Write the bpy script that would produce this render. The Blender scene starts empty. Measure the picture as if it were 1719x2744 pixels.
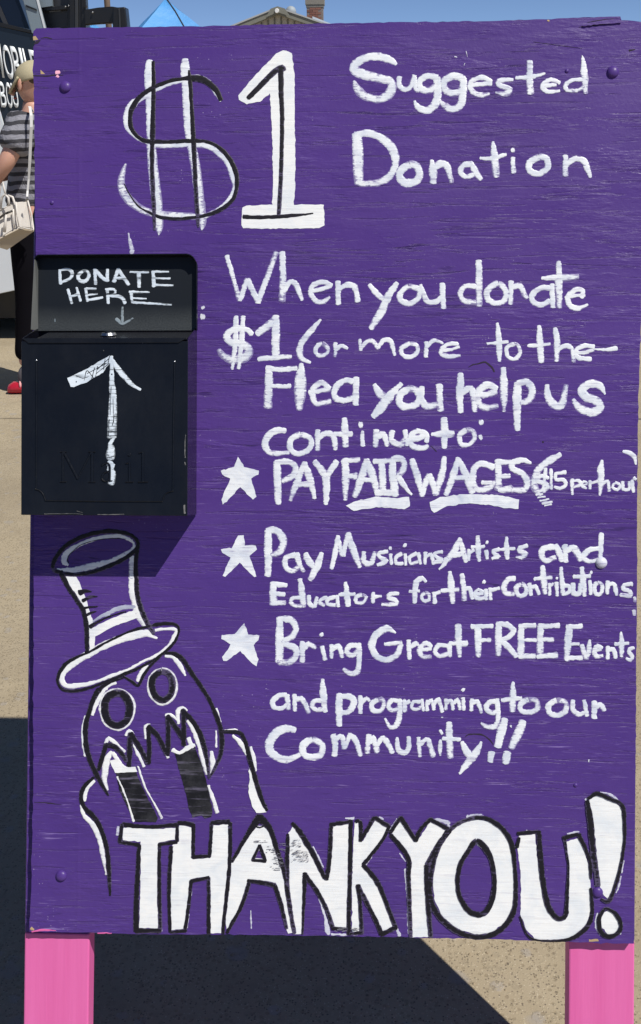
import bpy, bmesh, math, random
from mathutils import Vector, Matrix
from mathutils.geometry import tessellate_polygon
random.seed(7)
S = bpy.context.scene
COL = S.collection

# ------------------------------------------------------------------ camera, sky, sun, exposure
TILT = math.radians(19.0)          # the board leans back by this much
H0 = 0.277                         # height of the board's lower edge above the ground
BH = 1.22                          # board height (4 ft)
FPX, CX, CY = 2900.0, 859.5, 1372.0
ROT = (0.0102528, 0.04765628, 0.00481714)      # board pose relative to the lens, solved from its corners
TR = Vector((0.01411896, -0.03974894, 1.44203053))
th = Vector(ROT).length
R3 = Matrix.Rotation(th, 3, Vector(ROT).normalized())
B2W = Matrix.Translation((0, 0, H0)) @ Matrix.Rotation(-TILT, 4, 'X')   # board frame (x right, z up the board, -y out of it)

def cam2board(p):                  # lens axes (x right, y down, z forward) -> board frame
    q = R3.transposed() @ (p - TR)
    return Vector((q.x, q.z, -q.y + BH / 2))
def dir2board(d):
    q = R3.transposed() @ d
    return Vector((q.x, q.z, -q.y))
EYE_B = cam2board(Vector((0, 0, 0)))
EYE_W = B2W @ EYE_B
def ray_b(px, py):
    return dir2board(Vector(((px - CX) / FPX, (py - CY) / FPX, 1)))
def bd(px, py, n=0.0):             # point on the board (or n metres in front of it)
    d = ray_b(px, py); s = (-n - EYE_B.y) / d.y
    return EYE_B + d * s
def wd(px, py, Y):                 # point on the upright plane at distance Y behind the board's foot
    d = B2W.to_3x3() @ ray_b(px, py); s = (Y - EYE_W.y) / d.y
    return EYE_W + d * s
def gd(px, py, z=0.0):             # point on the ground
    d = B2W.to_3x3() @ ray_b(px, py); s = (z - EYE_W.z) / d.z
    return EYE_W + d * s

cam = bpy.data.cameras.new('camera'); co = bpy.data.objects.new('camera', cam); COL.objects.link(co)
rx = B2W.to_3x3() @ dir2board(Vector((1, 0, 0))); up = B2W.to_3x3() @ dir2board(Vector((0, -1, 0))); bk = B2W.to_3x3() @ dir2board(Vector((0, 0, -1)))
M = Matrix((rx, up, bk)).transposed().to_4x4(); M.translation = EYE_W
co.matrix_world = M
cam.sensor_fit = 'VERTICAL'; cam.sensor_height = 24.0; cam.lens = FPX / 2744 * 24.0
cam.clip_start = 0.05; cam.clip_end = 2000
S.camera = co

SUN_B = Vector((-0.749, 1.0, -1.129)).normalized()     # travel of the light in the board frame
SUN_W = (B2W.to_3x3() @ SUN_B).normalized()
sl = bpy.data.lights.new('sun', 'SUN'); sl.energy = 5.0; sl.angle = math.radians(0.5); sl.color = (1.0, 0.955, 0.88)
so = bpy.data.objects.new('sun', sl); COL.objects.link(so)
so.rotation_euler = SUN_W.to_track_quat('-Z', 'Y').to_euler(); so.location = (3, -4, 6)
W = bpy.data.worlds.new('World'); S.world = W; W.use_nodes = True
wn = W.node_tree; bg = wn.nodes['Background']
sk = wn.nodes.new('ShaderNodeTexSky'); sk.sky_type = 'NISHITA'; sk.sun_disc = False
sk.sun_elevation = math.asin(-SUN_W.z)
sk.sun_rotation = math.atan2(-SUN_W.x, -SUN_W.y)
sk.air_density = 0.35; sk.dust_density = 0.0; sk.ozone_density = 2.8; sk.altitude = 0
wn.links.new(sk.outputs[0], bg.inputs[0]); bg.inputs[1].default_value = 0.115
S.view_settings.view_transform = 'Standard'; S.view_settings.look = 'None'; S.view_settings.gamma = 1
S.view_settings.use_curve_mapping = False
S.view_settings.exposure = 0.0

# ------------------------------------------------------------------ helpers
class NT:
    def __init__(s, name):
        s.m = bpy.data.materials.new(name); s.m.use_nodes = True; s.t = s.m.node_tree
        s.b = s.t.nodes['Principled BSDF']; s.o = s.t.nodes['Material Output']
    def n(s, typ, **k):
        x = s.t.nodes.new(typ)
        for a, v in k.items():
            if a.startswith('i_'):
                key = a[2:].replace('_', ' ')
                x.inputs[key].default_value = v
            else: setattr(x, a, v)
        return x
    def l(s, a, b): s.t.links.new(a, b)
    def coords(s, scale=(1, 1, 1), rot=(0, 0, 0)):
        tc = s.n('ShaderNodeTexCoord'); mp = s.n('ShaderNodeMapping'); mp.inputs['Scale'].default_value = scale
        mp.inputs['Rotation'].default_value = rot
        s.l(tc.outputs['Object'], mp.inputs['Vector']); return mp.outputs[0]
    def noise(s, vec, scale, detail=4, rough=.55, dist=0):
        x = s.n('ShaderNodeTexNoise'); x.inputs['Scale'].default_value = scale; x.inputs['Detail'].default_value = detail
        x.inputs['Roughness'].default_value = rough; x.inputs['Distortion'].default_value = dist
        s.l(vec, x.inputs['Vector']); return x.outputs['Fac']
    def vor(s, vec, scale, out='Distance'):
        x = s.n('ShaderNodeTexVoronoi'); x.inputs['Scale'].default_value = scale; s.l(vec, x.inputs['Vector']); return x.outputs[out]
    def ramp(s, fac, stops):
        x = s.n('ShaderNodeValToRGB'); e = x.color_ramp.elements
        while len(e) < len(stops): e.new(.5)
        for i, (p, c) in enumerate(stops):
            e[i].position = p; e[i].color = (c, c, c, 1) if isinstance(c, (int, float)) else (*c, 1)
        s.l(fac, x.inputs[0]); return x.outputs[0]
    def mix(s, fac, a, b, mode='MIX'):
        x = s.n('ShaderNodeMix', data_type='RGBA', blend_type=mode)
        for sock, v in ((x.inputs[0], fac), (x.inputs[6], a), (x.inputs[7], b)):
            if isinstance(v, bpy.types.NodeSocket): s.l(v, sock)
            elif isinstance(v, (int, float)): sock.default_value = v if sock == x.inputs[0] else (v, v, v, 1)
            else: sock.default_value = (*v, 1)
        return x.outputs[2]
    def math(s, op, a, b=0.0, clamp=False):
        x = s.n('ShaderNodeMath', operation=op, use_clamp=clamp)
        for i, v in enumerate((a, b)):
            if isinstance(v, bpy.types.NodeSocket): s.l(v, x.inputs[i])
            else: x.inputs[i].default_value = v
        return x.outputs[0]
    def bump(s, h, strength, dist, prev=None):
        x = s.n('ShaderNodeBump'); x.inputs['Strength'].default_value = strength; x.inputs['Distance'].default_value = dist
        s.l(h, x.inputs['Height'])
        if prev is not None: s.l(prev, x.inputs['Normal'])
        s.l(x.outputs[0], s.b.inputs['Normal']); return x.outputs[0]
    def col(s, c):
        if isinstance(c, bpy.types.NodeSocket): s.l(c, s.b.inputs['Base Color'])
        else: s.b.inputs['Base Color'].default_value = (*c, 1)
    def rough(s, r):
        if isinstance(r, bpy.types.NodeSocket): s.l(r, s.b.inputs['Roughness'])
        else: s.b.inputs['Roughness'].default_value = r

def simple(name, c, rough=.6, vary=.12, scale=6, metal=0, bump=0, bscale=60, spec=.5):
    t = NT(name); v = t.coords()
    n = t.noise(v, scale, 5)
    t.col(t.mix(n, tuple(x * (1 - vary) for x in c), tuple(min(1, x * (1 + vary)) for x in c)))
    t.rough(t.ramp(t.noise(v, scale * 2, 3), [(0.3, max(0, rough - .08)), (0.7, min(1, rough + .08))]))
    t.b.inputs['Metallic'].default_value = metal; t.b.inputs['Specular IOR Level'].default_value = spec
    if bump: t.bump(t.noise(v, bscale, 4), bump, .002)
    return t.m

def link(name, me, mat, parent=None):
    if isinstance(me, bmesh.types.BMesh):
        bm = me; me = bpy.data.meshes.new(name); bm.to_mesh(me); bm.free()
    o = bpy.data.objects.new(name, me); COL.objects.link(o)
    if mat: me.materials.append(mat)
    if parent: o.parent = parent
    return o
def root(name, label, cat, loc=(0, 0, 0), rot=(0, 0, 0), group=None):
    o = bpy.data.objects.new(name, None); COL.objects.link(o); o.location = loc; o.rotation_euler = rot
    o.empty_display_size = .1
    o['label'] = label; o['category'] = cat
    if group: o['group'] = group
    return o
def hexa(bm, p):                   # eight corners: 0-3 front loop, 4-7 back loop
    v = [bm.verts.new(x) for x in p]
    for f in ((0, 1, 2, 3), (7, 6, 5, 4), (0, 4, 5, 1), (1, 5, 6, 2), (2, 6, 7, 3), (3, 7, 4, 0)):
        bm.faces.new([v[i] for i in f])
    return v
def box(bm, a, b):
    (x0, y0, z0), (x1, y1, z1) = a, b
    return hexa(bm, [(x0, y0, z0), (x1, y0, z0), (x1, y0, z1), (x0, y0, z1), (x0, y1, z0), (x1, y1, z0), (x1, y1, z1), (x0, y1, z1)])
def fin(bm, bev=0, seg=2):
    bmesh.ops.recalc_face_normals(bm, faces=bm.faces)
    if bev: bmesh.ops.bevel(bm, geom=list(bm.edges), offset=bev, segments=seg, affect='EDGES', profile=.5)
    return bm
def smooth(o, on=True):
    for p in o.data.polygons: p.use_smooth = on
    return o
def tube(bm, pts, r, seg=10):
    pts = [Vector(p) for p in pts]; rings = []
    for i, p in enumerate(pts):
        t = (pts[min(i + 1, len(pts) - 1)] - pts[max(i - 1, 0)]).normalized()
        a = t.orthogonal().normalized() if i == 0 else (rings_a - t * rings_a.dot(t)).normalized()
        rings_a = a; b = t.cross(a); rr = r[i] if isinstance(r, (list, tuple)) else r
        rings.append([bm.verts.new(p + (a * math.cos(k * math.tau / seg) + b * math.sin(k * math.tau / seg)) * rr) for k in range(seg)])
    for A, B in zip(rings, rings[1:]):
        for k in range(seg): bm.faces.new((A[k], A[(k + 1) % seg], B[(k + 1) % seg], B[k]))
    bm.faces.new(rings[0][::-1]); bm.faces.new(rings[-1])

PT = 0.42                          # overall thickness of the paint films
# ---- brush strokes -------------------------------------------------------------
BL = dict(A=(300, 120, 2.52), B=(900, 120, 2.016), C=(580, 660, 2.52), D=(1120, 660, 2.524), E=(580, 1200, 2.52), F=(1120, 1200, 2.524),
          G=(580, 1640, 2.52), H=(1120, 1640, 2.524), I=(100, 1400, 3.024), J=(180, 1780, 2.52), K=(280, 2150, 2.52),
          L=(780, 2130, 2.52), M=(1300, 2090, 3.609), N=(0, 660, 2.52), O=(0, 1060, 2.52), P=(0, 0, 1.0))
def parse(blk, s, w0):
    ox, oy, k = BL[blk]; out = []
    for tok in s.split():
        a = [float(q) for q in tok.split(',')]
        out.append((ox + a[0] / k, oy + a[1] / k, (a[2] if len(a) > 2 else w0) / k))
    return out
def catmull(p, step=5.0):
    if len(p) == 1: p = [p[0], (p[0][0] + 1, p[0][1] + .5, p[0][2])]
    if len(p) == 2:
        n = max(2, int(math.dist(p[0][:2], p[1][:2]) / step)); return [tuple(p[0][j] + (p[1][j] - p[0][j]) * i / n for j in range(3)) for i in range(n + 1)]
    closed = math.dist(p[0][:2], p[-1][:2]) < 1
    q = ([p[-2]] + p + [p[1]]) if closed else ([p[0]] + p + [p[-1]])
    out = []
    for i in range(1, len(q) - 2):
        a, b, c, d = q[i - 1:i + 3]; n = max(2, int(math.dist(b[:2], c[:2]) / step))
        for k in range(n):
            t = k / n
            out.append(tuple(.5 * ((2 * b[j]) + (-a[j] + c[j]) * t + (2 * a[j] - 5 * b[j] + 4 * c[j] - d[j]) * t * t + (-a[j] + 3 * b[j] - 3 * c[j] + d[j]) * t ** 3) for j in range(3)))
    out.append(q[-2]); return out
def stroke(bm, mp, pts, base, thick, rag=.9, grow=1.0):
    base *= PT; thick *= PT
    """one loaded-brush stroke: a low dome with ragged sides and rounded ends; mp(px,py,height) -> point"""
    p = catmull(pts)
    # round the ends
    def cap(a, b):
        dx, dy = a[0] - b[0], a[1] - b[1]; L = math.hypot(dx, dy) or 1; r = a[2] * .5
        return [(a[0] + dx / L * r * f, a[1] + dy / L * r * f, a[2] * g) for f, g in ((.22, .93), (.42, .72), (.52, .3))]
    if math.dist(p[0][:2], p[-1][:2]) > 1:
        p = list(reversed(cap(p[0], p[1]))) + p + cap(p[-1], p[-2])
    rows = []; n = len(p); j0 = j1 = 0; ly = bm.verts.layers.float.get('dry')
    rndl = random.uniform(.05, .75)
    for i in range(n):
        a = p[max(0, i - 1)]; b = p[min(n - 1, i + 1)]; dx, dy = b[0] - a[0], b[1] - a[1]; L = math.hypot(dx, dy) or 1
        nx, ny = -dy / L, dx / L; hw = max(.6, p[i][2] * .5 * grow * 1.06)
        j0 = j0 * .45 + random.gauss(0, rag * .75); j1 = j1 * .45 + random.gauss(0, rag * .75)
        e0 = max(.3, hw + max(-hw * .5, min(hw * .5, j0))); e1 = max(.3, hw + max(-hw * .5, min(hw * .5, j1)))
        x, y, _ = p[i]; row = []
        for f, h, ed in ((-1, -.3, 1), (-.62, .85, .32), (0, 1, 0), (.62, .85, .32), (1, -.3, 1)):
            e = e0 if f < 0 else e1
            row.append(bm.verts.new(mp(x + nx * f * e, y + ny * f * e, base + thick * (h + random.uniform(-.05, .05)))))
            if ly: row[-1][ly] = ed + rndl * (i / n) ** 2 * 1.4 + (.35 if i < 2 or i > n - 3 else 0)
        rows.append(row)
    for A, B in zip(rows, rows[1:]):
        for k in range(4): bm.faces.new((A[k], A[k + 1], B[k + 1], B[k]))
def fillpoly(bm, mp, loops, base, thick, rag=.7):
    base *= PT; thick *= PT; lo_ = .00015
    """a painted patch: subdivided ragged outline, flat top and walls down to the board"""
    L = []
    for lp in loops:
        q = []
        for i in range(len(lp)):
            a, b = lp[i], lp[(i + 1) % len(lp)]; n = max(1, int(math.dist(a[:2], b[:2]) / 7))
            for k in range(n):
                t = k / n; q.append((a[0] + (b[0] - a[0]) * t + random.gauss(0, rag), a[1] + (b[1] - a[1]) * t + random.gauss(0, rag)))
        L.append(q)
    tri = tessellate_polygon([[Vector((x, y, 0)) for x, y in q] for q in L])
    flat = [v for q in L for v in q]
    top = [bm.verts.new(mp(x, y, base + thick)) for x, y in flat]
    for t in tri:
        try: bm.faces.new([top[i] for i in t])
        except ValueError: pass
    o = 0
    for q in L:
        lo = [bm.verts.new(mp(x, y, base - lo_)) for x, y in q]
        for i in range(len(q)):
            k = (i + 1) % len(q)
            try: bm.faces.new((top[o + i], top[o + k], lo[k], lo[i]))
            except ValueError: pass
        o += len(q)
def paint(name, parent, mp, items, mat, base=0.0, thick=.0006, label=None, rag=.9, grow=1.0, kind=None):
    bm = bmesh.new(); k = 0; bm.verts.layers.float.new('dry')
    for it in items:
        blk, w, s = it
        if isinstance(w, (int, float)):
            for st in s.split('|'):
                stroke(bm, mp, parse(blk, st, w), base + k * .000035, thick, rag, grow); k += 1
        else:                      # 'fill'
            fillpoly(bm, mp, [[(a, b) for a, b, _ in parse(blk, q, 0)] for q in s.split('|')], base + k * .000035, thick * .7); k += 1
    bmesh.ops.recalc_face_normals(bm, faces=bm.faces)
    # ribbons are open sheets: make every one of them face out of the board
    o = link(name, bm, mat, parent)
    if label: o['label'] = label
    if kind: o['kind'] = kind
    return o

# ------------------------------------------------------------------ materials
def mat_purple():
    t = NT('purple_plywood_paint'); v = t.coords()
    g1 = t.noise(t.coords((7, 7, 80)), 1.0, 6, .68, 1.0)
    g2 = t.noise(t.coords((24, 24, 300)), 1.0, 4, .65, .8)
    mask = t.ramp(t.noise(t.coords((1.6, 1, 3.4)), 2.0, 4, .6, .8), [(.42, .10), (.60, 1)])
    top = t.n('ShaderNodeTexCoord'); sp = t.n('ShaderNodeSeparateXYZ'); t.l(top.outputs['Object'], sp.inputs[0])
    dash = t.ramp(t.noise(t.coords((11, 11, 40)), 1.0, 4, .6), [(.46, 0), (.62, 1)])
    c = t.mix(t.ramp(t.noise(v, 3.2, 3), [(.3, 0), (.7, 1)]), (.060, .027, .180), (.077, .036, .214))
    c = t.mix(t.ramp(t.noise(v, 11, 5, .65), [(.42, 0), (.75, .5)]), c, (.088, .045, .215))
    rub = t.math('MULTIPLY', t.ramp(g2, [(.64, 0), (.74, 1)]), dash)
    c = t.mix(t.math('MULTIPLY', rub, t.math('MULTIPLY', mask, .42)), c, (.36, .29, .60))
    zf = t.ramp(sp.outputs[2], [(.30, 1), (.95, .18)])
    sfac = t.ramp(t.noise(t.coords((1.6, 2, 6)), 1.5, 4, .65, .5), [(.44, .04), (.62, 1)])
    sk1 = t.ramp(t.noise(t.coords((15, 15, 430)), 1.0, 3, .55, .25), [(.635, 0), (.70, 1)])
    sk2 = t.ramp(t.noise(t.coords((30, 30, 620)), 1.0, 3, .55, .25), [(.63, 0), (.70, 1)])
    lit = t.math('MULTIPLY', t.math('MAXIMUM', sk1, t.math('MULTIPLY', sk2, .7)), t.math('MULTIPLY', zf, sfac))
    c = t.mix(t.math('MULTIPLY', lit, .62), c, (.36, .27, .58))
    df = t.math('MULTIPLY', t.math('SUBTRACT', 1.25, zf), t.ramp(t.noise(t.coords((1.8, 2, 7)), 1.4, 4, .65, .5), [(.45, .03), (.62, 1)]))
    dk = t.ramp(t.noise(t.coords((8, 8, 150)), 1.0, 4, .6, 1.2), [(.33, 1), (.43, 0)])
    c = t.mix(t.math('MULTIPLY', t.math('MULTIPLY', dk, df), .75), c, (.026, .012, .085))
    chk = t.math('MULTIPLY', t.ramp(t.noise(t.coords((10, 10, 170)), 1.0, 4, .6, .8), [(.30, 1), (.36, 0)]), mask)
    c = t.mix(t.math('MULTIPLY', chk, .7), c, (.018, .010, .055))
    for sc, thr, cut in ((120, .12, .62), (260, .20, .80)):
        w = t.n('ShaderNodeTexVoronoi'); w.inputs['Scale'].default_value = sc; t.l(v, w.inputs['Vector'])
        dot = t.ramp(w.outputs['Distance'], [(thr * .6, 1), (thr, 0)])
        sel = t.ramp(t.noise(v, 6.5, 4, .7), [(.55, 0), (.66, 1)])
        rnd = t.n('ShaderNodeSeparateColor'); t.l(w.outputs['Color'], rnd.inputs[0])
        dot = t.math('MULTIPLY', t.math('MULTIPLY', dot, sel), t.math('GREATER_THAN', rnd.outputs[0], cut))
        c = t.mix(t.math('MULTIPLY', dot, .6), c, (.50, .44, .62))
    t.col(c)
    t.rough(t.ramp(t.noise(t.coords((3, 3, 20)), 1.0, 4), [(.3, .30), (.7, .48)]))
    h = t.math('MULTIPLY', t.math('MULTIPLY', t.math('ADD', g1, t.math('MULTIPLY', g2, .35)), dash), mask)
    t.b.inputs['Specular IOR Level'].default_value = .26
    n1 = t.bump(t.math('ADD', h, t.math('MULTIPLY', dk, -.35)), .65, .0020)
    n2 = t.bump(t.noise(v, 160, 4, .65), .32, .0009, n1)
    # low swell over the batten's edge behind the sheet
    x = t.math('ADD', sp.outputs[0], t.math('MULTIPLY', t.noise(v, 14, 3), .006))
    st = t.math('SUBTRACT', 1.0, t.math('MULTIPLY', t.math('ABSOLUTE', t.math('ADD', x, .3375)), 260), True)
    st = t.math('MULTIPLY', st, t.ramp(t.noise(v, 7, 3), [(.4, .1), (.6, 1)]))
    t.bump(st, .22, .0010, n2)
    return t.m
def dryness(t, v):
    at = t.n('ShaderNodeAttribute', attribute_name='dry')
    n = t.math('ADD', t.math('MULTIPLY', t.noise(t.coords((110, 110, 420)), 1.0, 3, .6, .4), .75), t.math('MULTIPLY', t.noise(v, 260, 2), .25))
    return t.ramp(t.math('ADD', t.math('MULTIPLY', at.outputs['Fac'], .29), n), [(.69, 0), (.80, 1)])
def mat_white(name='white_sign_paint', c=(.76, .79, .83), c2=(.52, .57, .68), wear=.5, under=(.10, .055, .26), thin=.78):
    t = NT(name); v = t.coords()
    g = t.noise(t.coords((14, 14, 210)), 1.0, 4, .65, .3)
    b = t.noise(v, 42, 4)
    col = t.mix(t.ramp(t.noise(t.coords((26, 26, 34)), 1.0, 4, .6, .8), [(.42, 0), (.72, 1)]), c, c2)
    m = t.math('MULTIPLY', t.ramp(g, [(.54, 0), (.66, 1)]), t.ramp(b, [(.42, 0), (.58, 1)]))
    hair = t.math('MULTIPLY', t.ramp(t.noise(t.coords((16, 16, 430)), 1.0, 3, .55, .25), [(.61, 0), (.67, 1)]), t.ramp(t.noise(v, 6, 3), [(.42, .15), (.62, 1)]))
    col = t.mix(t.math('MULTIPLY', t.math('MAXIMUM', m, hair), wear), col, under)
    col = t.mix(t.math('MULTIPLY', dryness(t, v), thin), col, under)
    t.col(col); t.rough(.42)
    t.bump(t.math('ADD', g, t.math('MULTIPLY', b, .5)), .45, .0011)
    return t.m
def mat_black(name='black_sign_paint', under=(.16, .13, .26), wear=.5):
    t = NT(name); v = t.coords()
    g = t.noise(t.coords((12, 12, 230)), 1.0, 4, .65, .3); b = t.noise(v, 30, 4)
    m = t.math('MULTIPLY', t.ramp(g, [(.58, 0), (.68, 1)]), t.ramp(b, [(.48, 0), (.62, 1)]))
    col = t.mix(t.math('MULTIPLY', m, wear), (.007, .006, .010), under)
    col = t.mix(t.math('MULTIPLY', dryness(t, v), .42), col, under)
    t.col(col); t.rough(.5); t.b.inputs['Specular IOR Level'].default_value = .3
    t.bump(g, .4, .001)
    return t.m
M_PUR = mat_purple()
M_WHT = mat_white()
M_WHTB = mat_white('thick_white_sign_paint', (.80, .81, .81), (.68, .72, .76), .30, (.42, .40, .50), .8)
M_DRY = mat_white('dry_brushed_white', (.62, .64, .72), (.40, .40, .54), .9, (.12, .07, .28), 1.0)
M_GRY = mat_white('thin_blue_grey_paint', (.42, .45, .55), (.28, .31, .42), .6)
M_WASH = mat_white('grey_smudged_paint', (.66, .68, .71), (.34, .35, .39), 1.0, (.05, .05, .06))
M_SMG = simple('dark_grey_smear', (.16, .16, .19), .6, .6, 300)
M_BLK = mat_black()
t = NT('worn_black_tooth_paint'); v = t.coords()
pt = t.ramp(t.noise(v, 34, 5, .7), [(.42, 0), (.66, 1)])
ln_ = t.ramp(t.noise(t.coords((14, 14, 260)), 1.0, 3, .6), [(.54, 0), (.62, 1)])
ln_ = t.math('MULTIPLY', ln_, t.ramp(t.noise(v, 60, 3), [(.35, .2), (.6, 1)]))
c_ = t.mix(pt, (.006, .006, .009), (.032, .032, .038)); c_ = t.mix(t.math('MULTIPLY', ln_, .45), c_, (.22, .20, .30))
t.col(c_); t.rough(.5); t.b.inputs['Specular IOR Level'].default_value = .3; M_BLKT = t.m
def mat_pink():
    t = NT('pink_post_paint'); v = t.coords()
    c = t.mix(t.ramp(t.noise(t.coords((60, 60, 2.5)), 1.0, 4), [(.35, 0), (.7, 1)]), (.64, .110, .335), (.69, .140, .385))
    chips = t.ramp(t.noise(t.coords((26, 26, 12)), 1.0, 5, .75), [(.70, 0), (.73, 1)])
    c = t.mix(t.math('MULTIPLY', chips, .6), c, (.66, .30, .45))
    t.col(c); t.rough(.5); t.bump(t.noise(t.coords((90, 90, 5)), 1.0, 5, .6, .4), .4, .0012)
    return t.m
M_PINK = mat_pink()
M_WOOD = simple('bare_plywood', (.42, .30, .16), .8, .25, 40, bump=.4)
M_BARK = simple('dark_crack_wood', (.02, .012, .03), .9, .3, 60)
def mat_box(name, base=(.0045, .006, .010), rough=.30):
    t = NT(name); v = t.coords()
    n = t.noise(v, 12, 5, .7)
    dust = t.ramp(t.noise(t.coords((20, 20, 6)), 1.0, 6, .7), [(.48, 0), (.8, .22)])
    t.col(t.mix(dust, base, (.022, .026, .034)))
    t.rough(t.ramp(n, [(.3, rough - .06), (.7, rough + .14)]))
    t.b.inputs['Specular IOR Level'].default_value = .32
    t.bump(t.noise(v, 240, 3), .16, .0005)
    return t.m
M_BOX = mat_box('black_powder_coat')
M_SIDE = mat_box('glossy_black_side', (.006, .006, .01), .16)
M_INS = mat_box('dusty_sheen_black_lid_lining', (.010, .014, .020), .42)
t = NT('dusty_sheen_black_lid_lining'); v = t.coords()
tc = t.n('ShaderNodeTexCoord'); sp = t.n('ShaderNodeSeparateXYZ'); t.l(tc.outputs['Object'], sp.inputs[0])
low = t.ramp(t.math('ADD', sp.outputs[2], t.math('MULTIPLY', t.noise(v, 30, 3), .012)), [(.8255, .55), (.850, 0)])  # grey speckle by the hinge: dust, with sky sheen put into the colour
t.col(t.mix(t.math('MULTIPLY', low, t.ramp(t.noise(v, 700, 2), [(.35, .3), (.65, 1)])), (.0065, .009, .013), (.10, .11, .11))); t.rough(.45)
t.b.inputs['Specular IOR Level'].default_value = .32; M_INS = t.m
M_CHALK = mat_white('white_marker_paint', (.70, .78, .86), (.50, .58, .68), 1.0, (.02, .025, .03))
M_CHROME = simple('brushed_lock_steel', (.55, .56, .58), .25, .1, 80, metal=1)

def mat_ground():
    t = NT('exposed_aggregate_concrete'); v = t.coords()
    a = t.noise(v, .6, 4); b = t.noise(v, 7, 5, .6)
    c = t.mix(t.ramp(a, [(.35, 0), (.65, 1)]), (.315, .258, .168), (.375, .312, .212))
    c = t.mix(t.ramp(b, [(.35, 0), (.7, .6)]), c, (.410, .345, .240))
    def spots(sc, thr, cut, colr, amt, wob=0.35):
        nonlocal c
        vv = t.n('ShaderNodeVectorMath', operation='ADD'); t.l(v, vv.inputs[0])
        nn = t.n('ShaderNodeTexNoise'); nn.inputs['Scale'].default_value = sc * 1.7; t.l(v, nn.inputs['Vector'])
        sc2 = t.n('ShaderNodeVectorMath', operation='SCALE'); t.l(nn.outputs['Color'], sc2.inputs[0]); sc2.inputs['Scale'].default_value = wob / sc
        t.l(sc2.outputs[0], vv.inputs[1])
        w = t.n('ShaderNodeTexVoronoi'); w.inputs['Scale'].default_value = sc; t.l(vv.outputs[0], w.inputs['Vector'])
        r = t.n('ShaderNodeSeparateColor'); t.l(w.outputs['Color'], r.inputs[0])
        m = t.math('MULTIPLY', t.ramp(w.outputs['Distance'], [(thr, 1), (thr + .10, 0)]), t.math('GREATER_THAN', r.outputs[0], cut))
        c = t.mix(t.math('MULTIPLY', m, amt), c, colr); return m
    p0 = spots(34, .30, .80, (.33, .31, .29), .6)
    p1 = spots(110, .32, .55, (.22, .175, .11), .7)
    p2 = spots(150, .28, .62, (.44, .37, .25), .6)
    p3 = spots(230, .32, .76, (.07, .055, .042), .8)
    p4 = spots(330, .26, .86, (.62, .55, .42), .8)
    p5 = spots(120, .20, .955, (.075, .058, .045), .8)
    p6 = spots(19, .30, .90, (.30, .285, .27), .55)
    p7 = spots(55, .34, .72, (.27, .225, .155), .5)
    fine = t.noise(v, 420, 3, .7)
    c = t.mix(t.ramp(fine, [(.35, .0), (.75, .4)]), c, (.43, .365, .26))
    pat = t.ramp(t.noise(v, 2.3, 5, .65, .6), [(.40, 0), (.68, .5)])
    c = t.mix(pat, c, (.25, .205, .145))
    st_ = t.ramp(t.noise(t.coords((1, .4, 1)), .9, 4, .6, .8), [(.56, 0), (.70, .35)])
    c = t.mix(st_, c, (.22, .19, .15))
    t.col(c); t.rough(.85); t.b.inputs['Specular IOR Level'].default_value = .25
    h = t.math('ADD', t.math('ADD', t.math('MULTIPLY', p0, .8), t.math('MULTIPLY', p2, .6)), t.math('MULTIPLY', t.math('ADD', p3, p1), -.5))
    n1 = t.bump(h, .5, .002)
    t.bump(fine, .6, .0016, n1)
    return t.m
M_GND = mat_ground()

# ------------------------------------------------------------------ ground
bm = bmesh.new()
rings = [0, 4, 12, 40, 150, 900]
g = [(-900, -900), (900, -900), (900, 900), (-900, 900)]
bm.faces.new([bm.verts.new((x, y, 0)) for x, y in g])
gr = link('ground', bm, M_GND); gr['kind'] = 'structure'
# expansion joint running across behind the board
bm = bmesh.new()
a = gd(-60, 1122.5); dy = .011
rows = []
for i in range(160):
    x = -9 + i * .12; y = a.y + random.gauss(0, .0025); w = dy * random.uniform(.15, 1)
    rows.append((bm.verts.new((x, y - w / 2, .004)), bm.verts.new((x, y + w / 2, .004))))
for A, B in zip(rows, rows[1:]): bm.faces.new((A[0], B[0], B[1], A[1]))
jt = link('pavement_joint', bm, simple('joint_filler', (.11, .085, .06), .9, .4, 90)); jt['kind'] = 'structure'
# loose grit on the concrete near the sign
bm = bmesh.new()
for i in range(2600):
    x = random.uniform(-1.6, 1.3); y = random.uniform(-.7, 2.6)
    r = random.uniform(.0012, .0034); z = r * .35
    vs = [bm.verts.new((x + r * math.cos(k * 1.257 + i) * random.uniform(.7, 1.2), y + r * math.sin(k * 1.257 + i) * random.uniform(.7, 1.2), .0002)) for k in range(5)]
    tp = bm.verts.new((x, y, z + r * .5))
    for k in range(5): bm.faces.new((vs[k], vs[(k + 1) % 5], tp))
gt = link('grit', bm, simple('grit_stone', (.27, .215, .14), .85, .6, 300)); gt['kind'] = 'stuff'
gt['label'] = 'loose grit scattered over the tan concrete'; gt['category'] = 'grit'

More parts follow.
